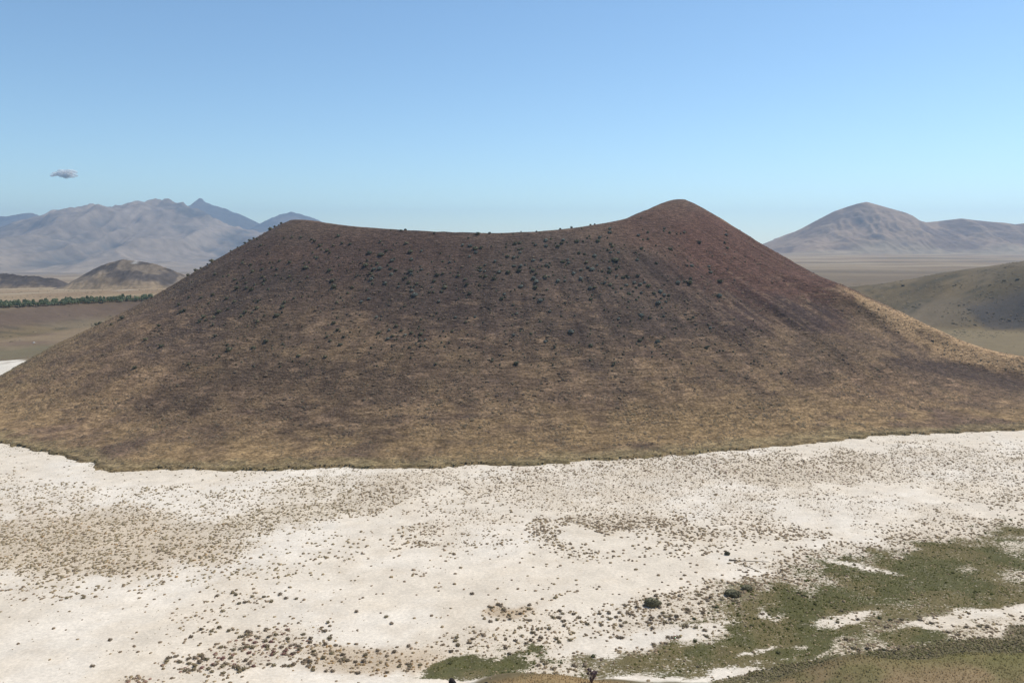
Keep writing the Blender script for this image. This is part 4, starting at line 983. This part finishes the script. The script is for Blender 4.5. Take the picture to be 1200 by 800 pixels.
add('pale_boulder', m, None, None, (X, Y, float(ground_z(X, Y)) - .2), label='tiny white boulder on the brown flat left of the cone', category='rock')

# low scrub over the far slopes of the maar and the plain behind
n = 16000
fy = rng.uniform(560, 1150, n); fx = fy * rng.uniform(.34, .74, n)
fy2 = rng.uniform(520, 1500, n // 2); fx2 = fy2 * rng.uniform(-.74, -.40, n // 2)
fx, fy = np.concatenate([fx, fx2]), np.concatenate([fy, fy2])
cl = fbm(fx / 40, fy / 40, 861, 4) + rng.normal(0, .05, len(fx))
k = (cl > .5) & (np.hypot(fx - CX, fy - CY) > 400)
fx, fy = fx[k], fy[k]; fz = ground_z(fx, fy)
fr = np.exp(rng.normal(-.55, .4, len(fx))).clip(.3, 1.6)
fc = np.where((rng.random(len(fx)) < .5)[:, None], np.array((0.085, 0.076, 0.05)), np.array((0.20, 0.158, 0.10))) * rng.uniform(.7, 1.3, (len(fx), 1))
dome_field('far_scrub', fx, fy, fz, fr * 1.3, fr * rng.uniform(.3, .6, len(fx)), fc, M_tuft, 5, False, label='low dry scrub over the far slopes and plain')

# ---------------------------------------------------------------- the air, and one small cloud above it
def box_mesh(name, lo, hi):
    V = [(x, y, z) for x in (lo[0], hi[0]) for y in (lo[1], hi[1]) for z in (lo[2], hi[2])]
    Q = [(0, 1, 3, 2), (4, 6, 7, 5), (0, 4, 5, 1), (2, 3, 7, 6), (0, 2, 6, 4), (1, 5, 7, 3)]
    return mesh_np(name, np.array(V, float), quads=Q, smooth=False)

m = bpy.data.materials.new('hazy_air'); m.use_nodes = True; nt = m.node_tree; nt.nodes.clear()
o_ = nt.nodes.new('ShaderNodeOutputMaterial'); pv = nt.nodes.new('ShaderNodeVolumePrincipled')
pv.inputs['Color'].default_value = (0.52, 0.73, 1.0, 1)
pv.inputs['Density'].default_value = 0.000065
pv.inputs['Anisotropy'].default_value = 0.45
nt.links.new(pv.outputs[0], o_.inputs['Volume'])
add('haze', box_mesh('haze', (-15500, -4200, -190), (15500, 15500, 720)), m, kind='stuff', label='pale dry haze over the whole plain')

m = bpy.data.materials.new('cloud_vapour'); m.use_nodes = True; nt = m.node_tree; nt.nodes.clear()
o_ = nt.nodes.new('ShaderNodeOutputMaterial'); df = nt.nodes.new('ShaderNodeBsdfDiffuse'); tl = nt.nodes.new('ShaderNodeBsdfTranslucent'); tp = nt.nodes.new('ShaderNodeBsdfTransparent')
df.inputs[0].default_value = tl.inputs[0].default_value = (1.0, 0.985, 0.96, 1)
m1 = nt.nodes.new('ShaderNodeMixShader'); m1.inputs[0].default_value = .3; nt.links.new(df.outputs[0], m1.inputs[1]); nt.links.new(tl.outputs[0], m1.inputs[2])
m2 = nt.nodes.new('ShaderNodeMixShader'); m2.inputs[0].default_value = .3; nt.links.new(tp.outputs[0], m2.inputs[1]); nt.links.new(m1.outputs[0], m2.inputs[2])
nt.links.new(m2.outputs[0], o_.inputs[0])
import bmesh
cr = np.random.default_rng(77)
cx_, cy_, cz_ = at_y(75, 204.5, 21000)
bm = bmesh.new(); bmesh.ops.create_icosphere(bm, subdivisions=2, radius=1.0)
sv = np.array([p.co[:] for p in bm.verts]); sf = np.array([[q.index for q in p.verts] for p in bm.faces]); bm.free()
VV, FF = [], []
for i in range(150):
    if i < 105: c0, s0 = np.array((55, 0, 8)) + np.clip(cr.normal(size=3), -1.7, 1.7) * (115, 90, 46), cr.uniform(20, 64)
    else: c0, s0 = np.array((-190, 0, 10)) + np.clip(cr.normal(size=3), -1.7, 1.7) * (80, 60, 24), cr.uniform(14, 42)
    c0[2] = max(c0[2], -60)
    FF.append(sf + sum(len(v) for v in VV)); VV.append(c0 + sv * s0 * np.array((1.25, 1.0, .72)) * cr.uniform(.85, 1.15, (len(sv), 1)))
cm = mesh_np('cloud', np.concatenate(VV), tris=np.concatenate(FF))
add('cloud', cm, m, None, (cx_, cy_, cz_), kind='structure', label='one small white cloud above the hazy mountains')
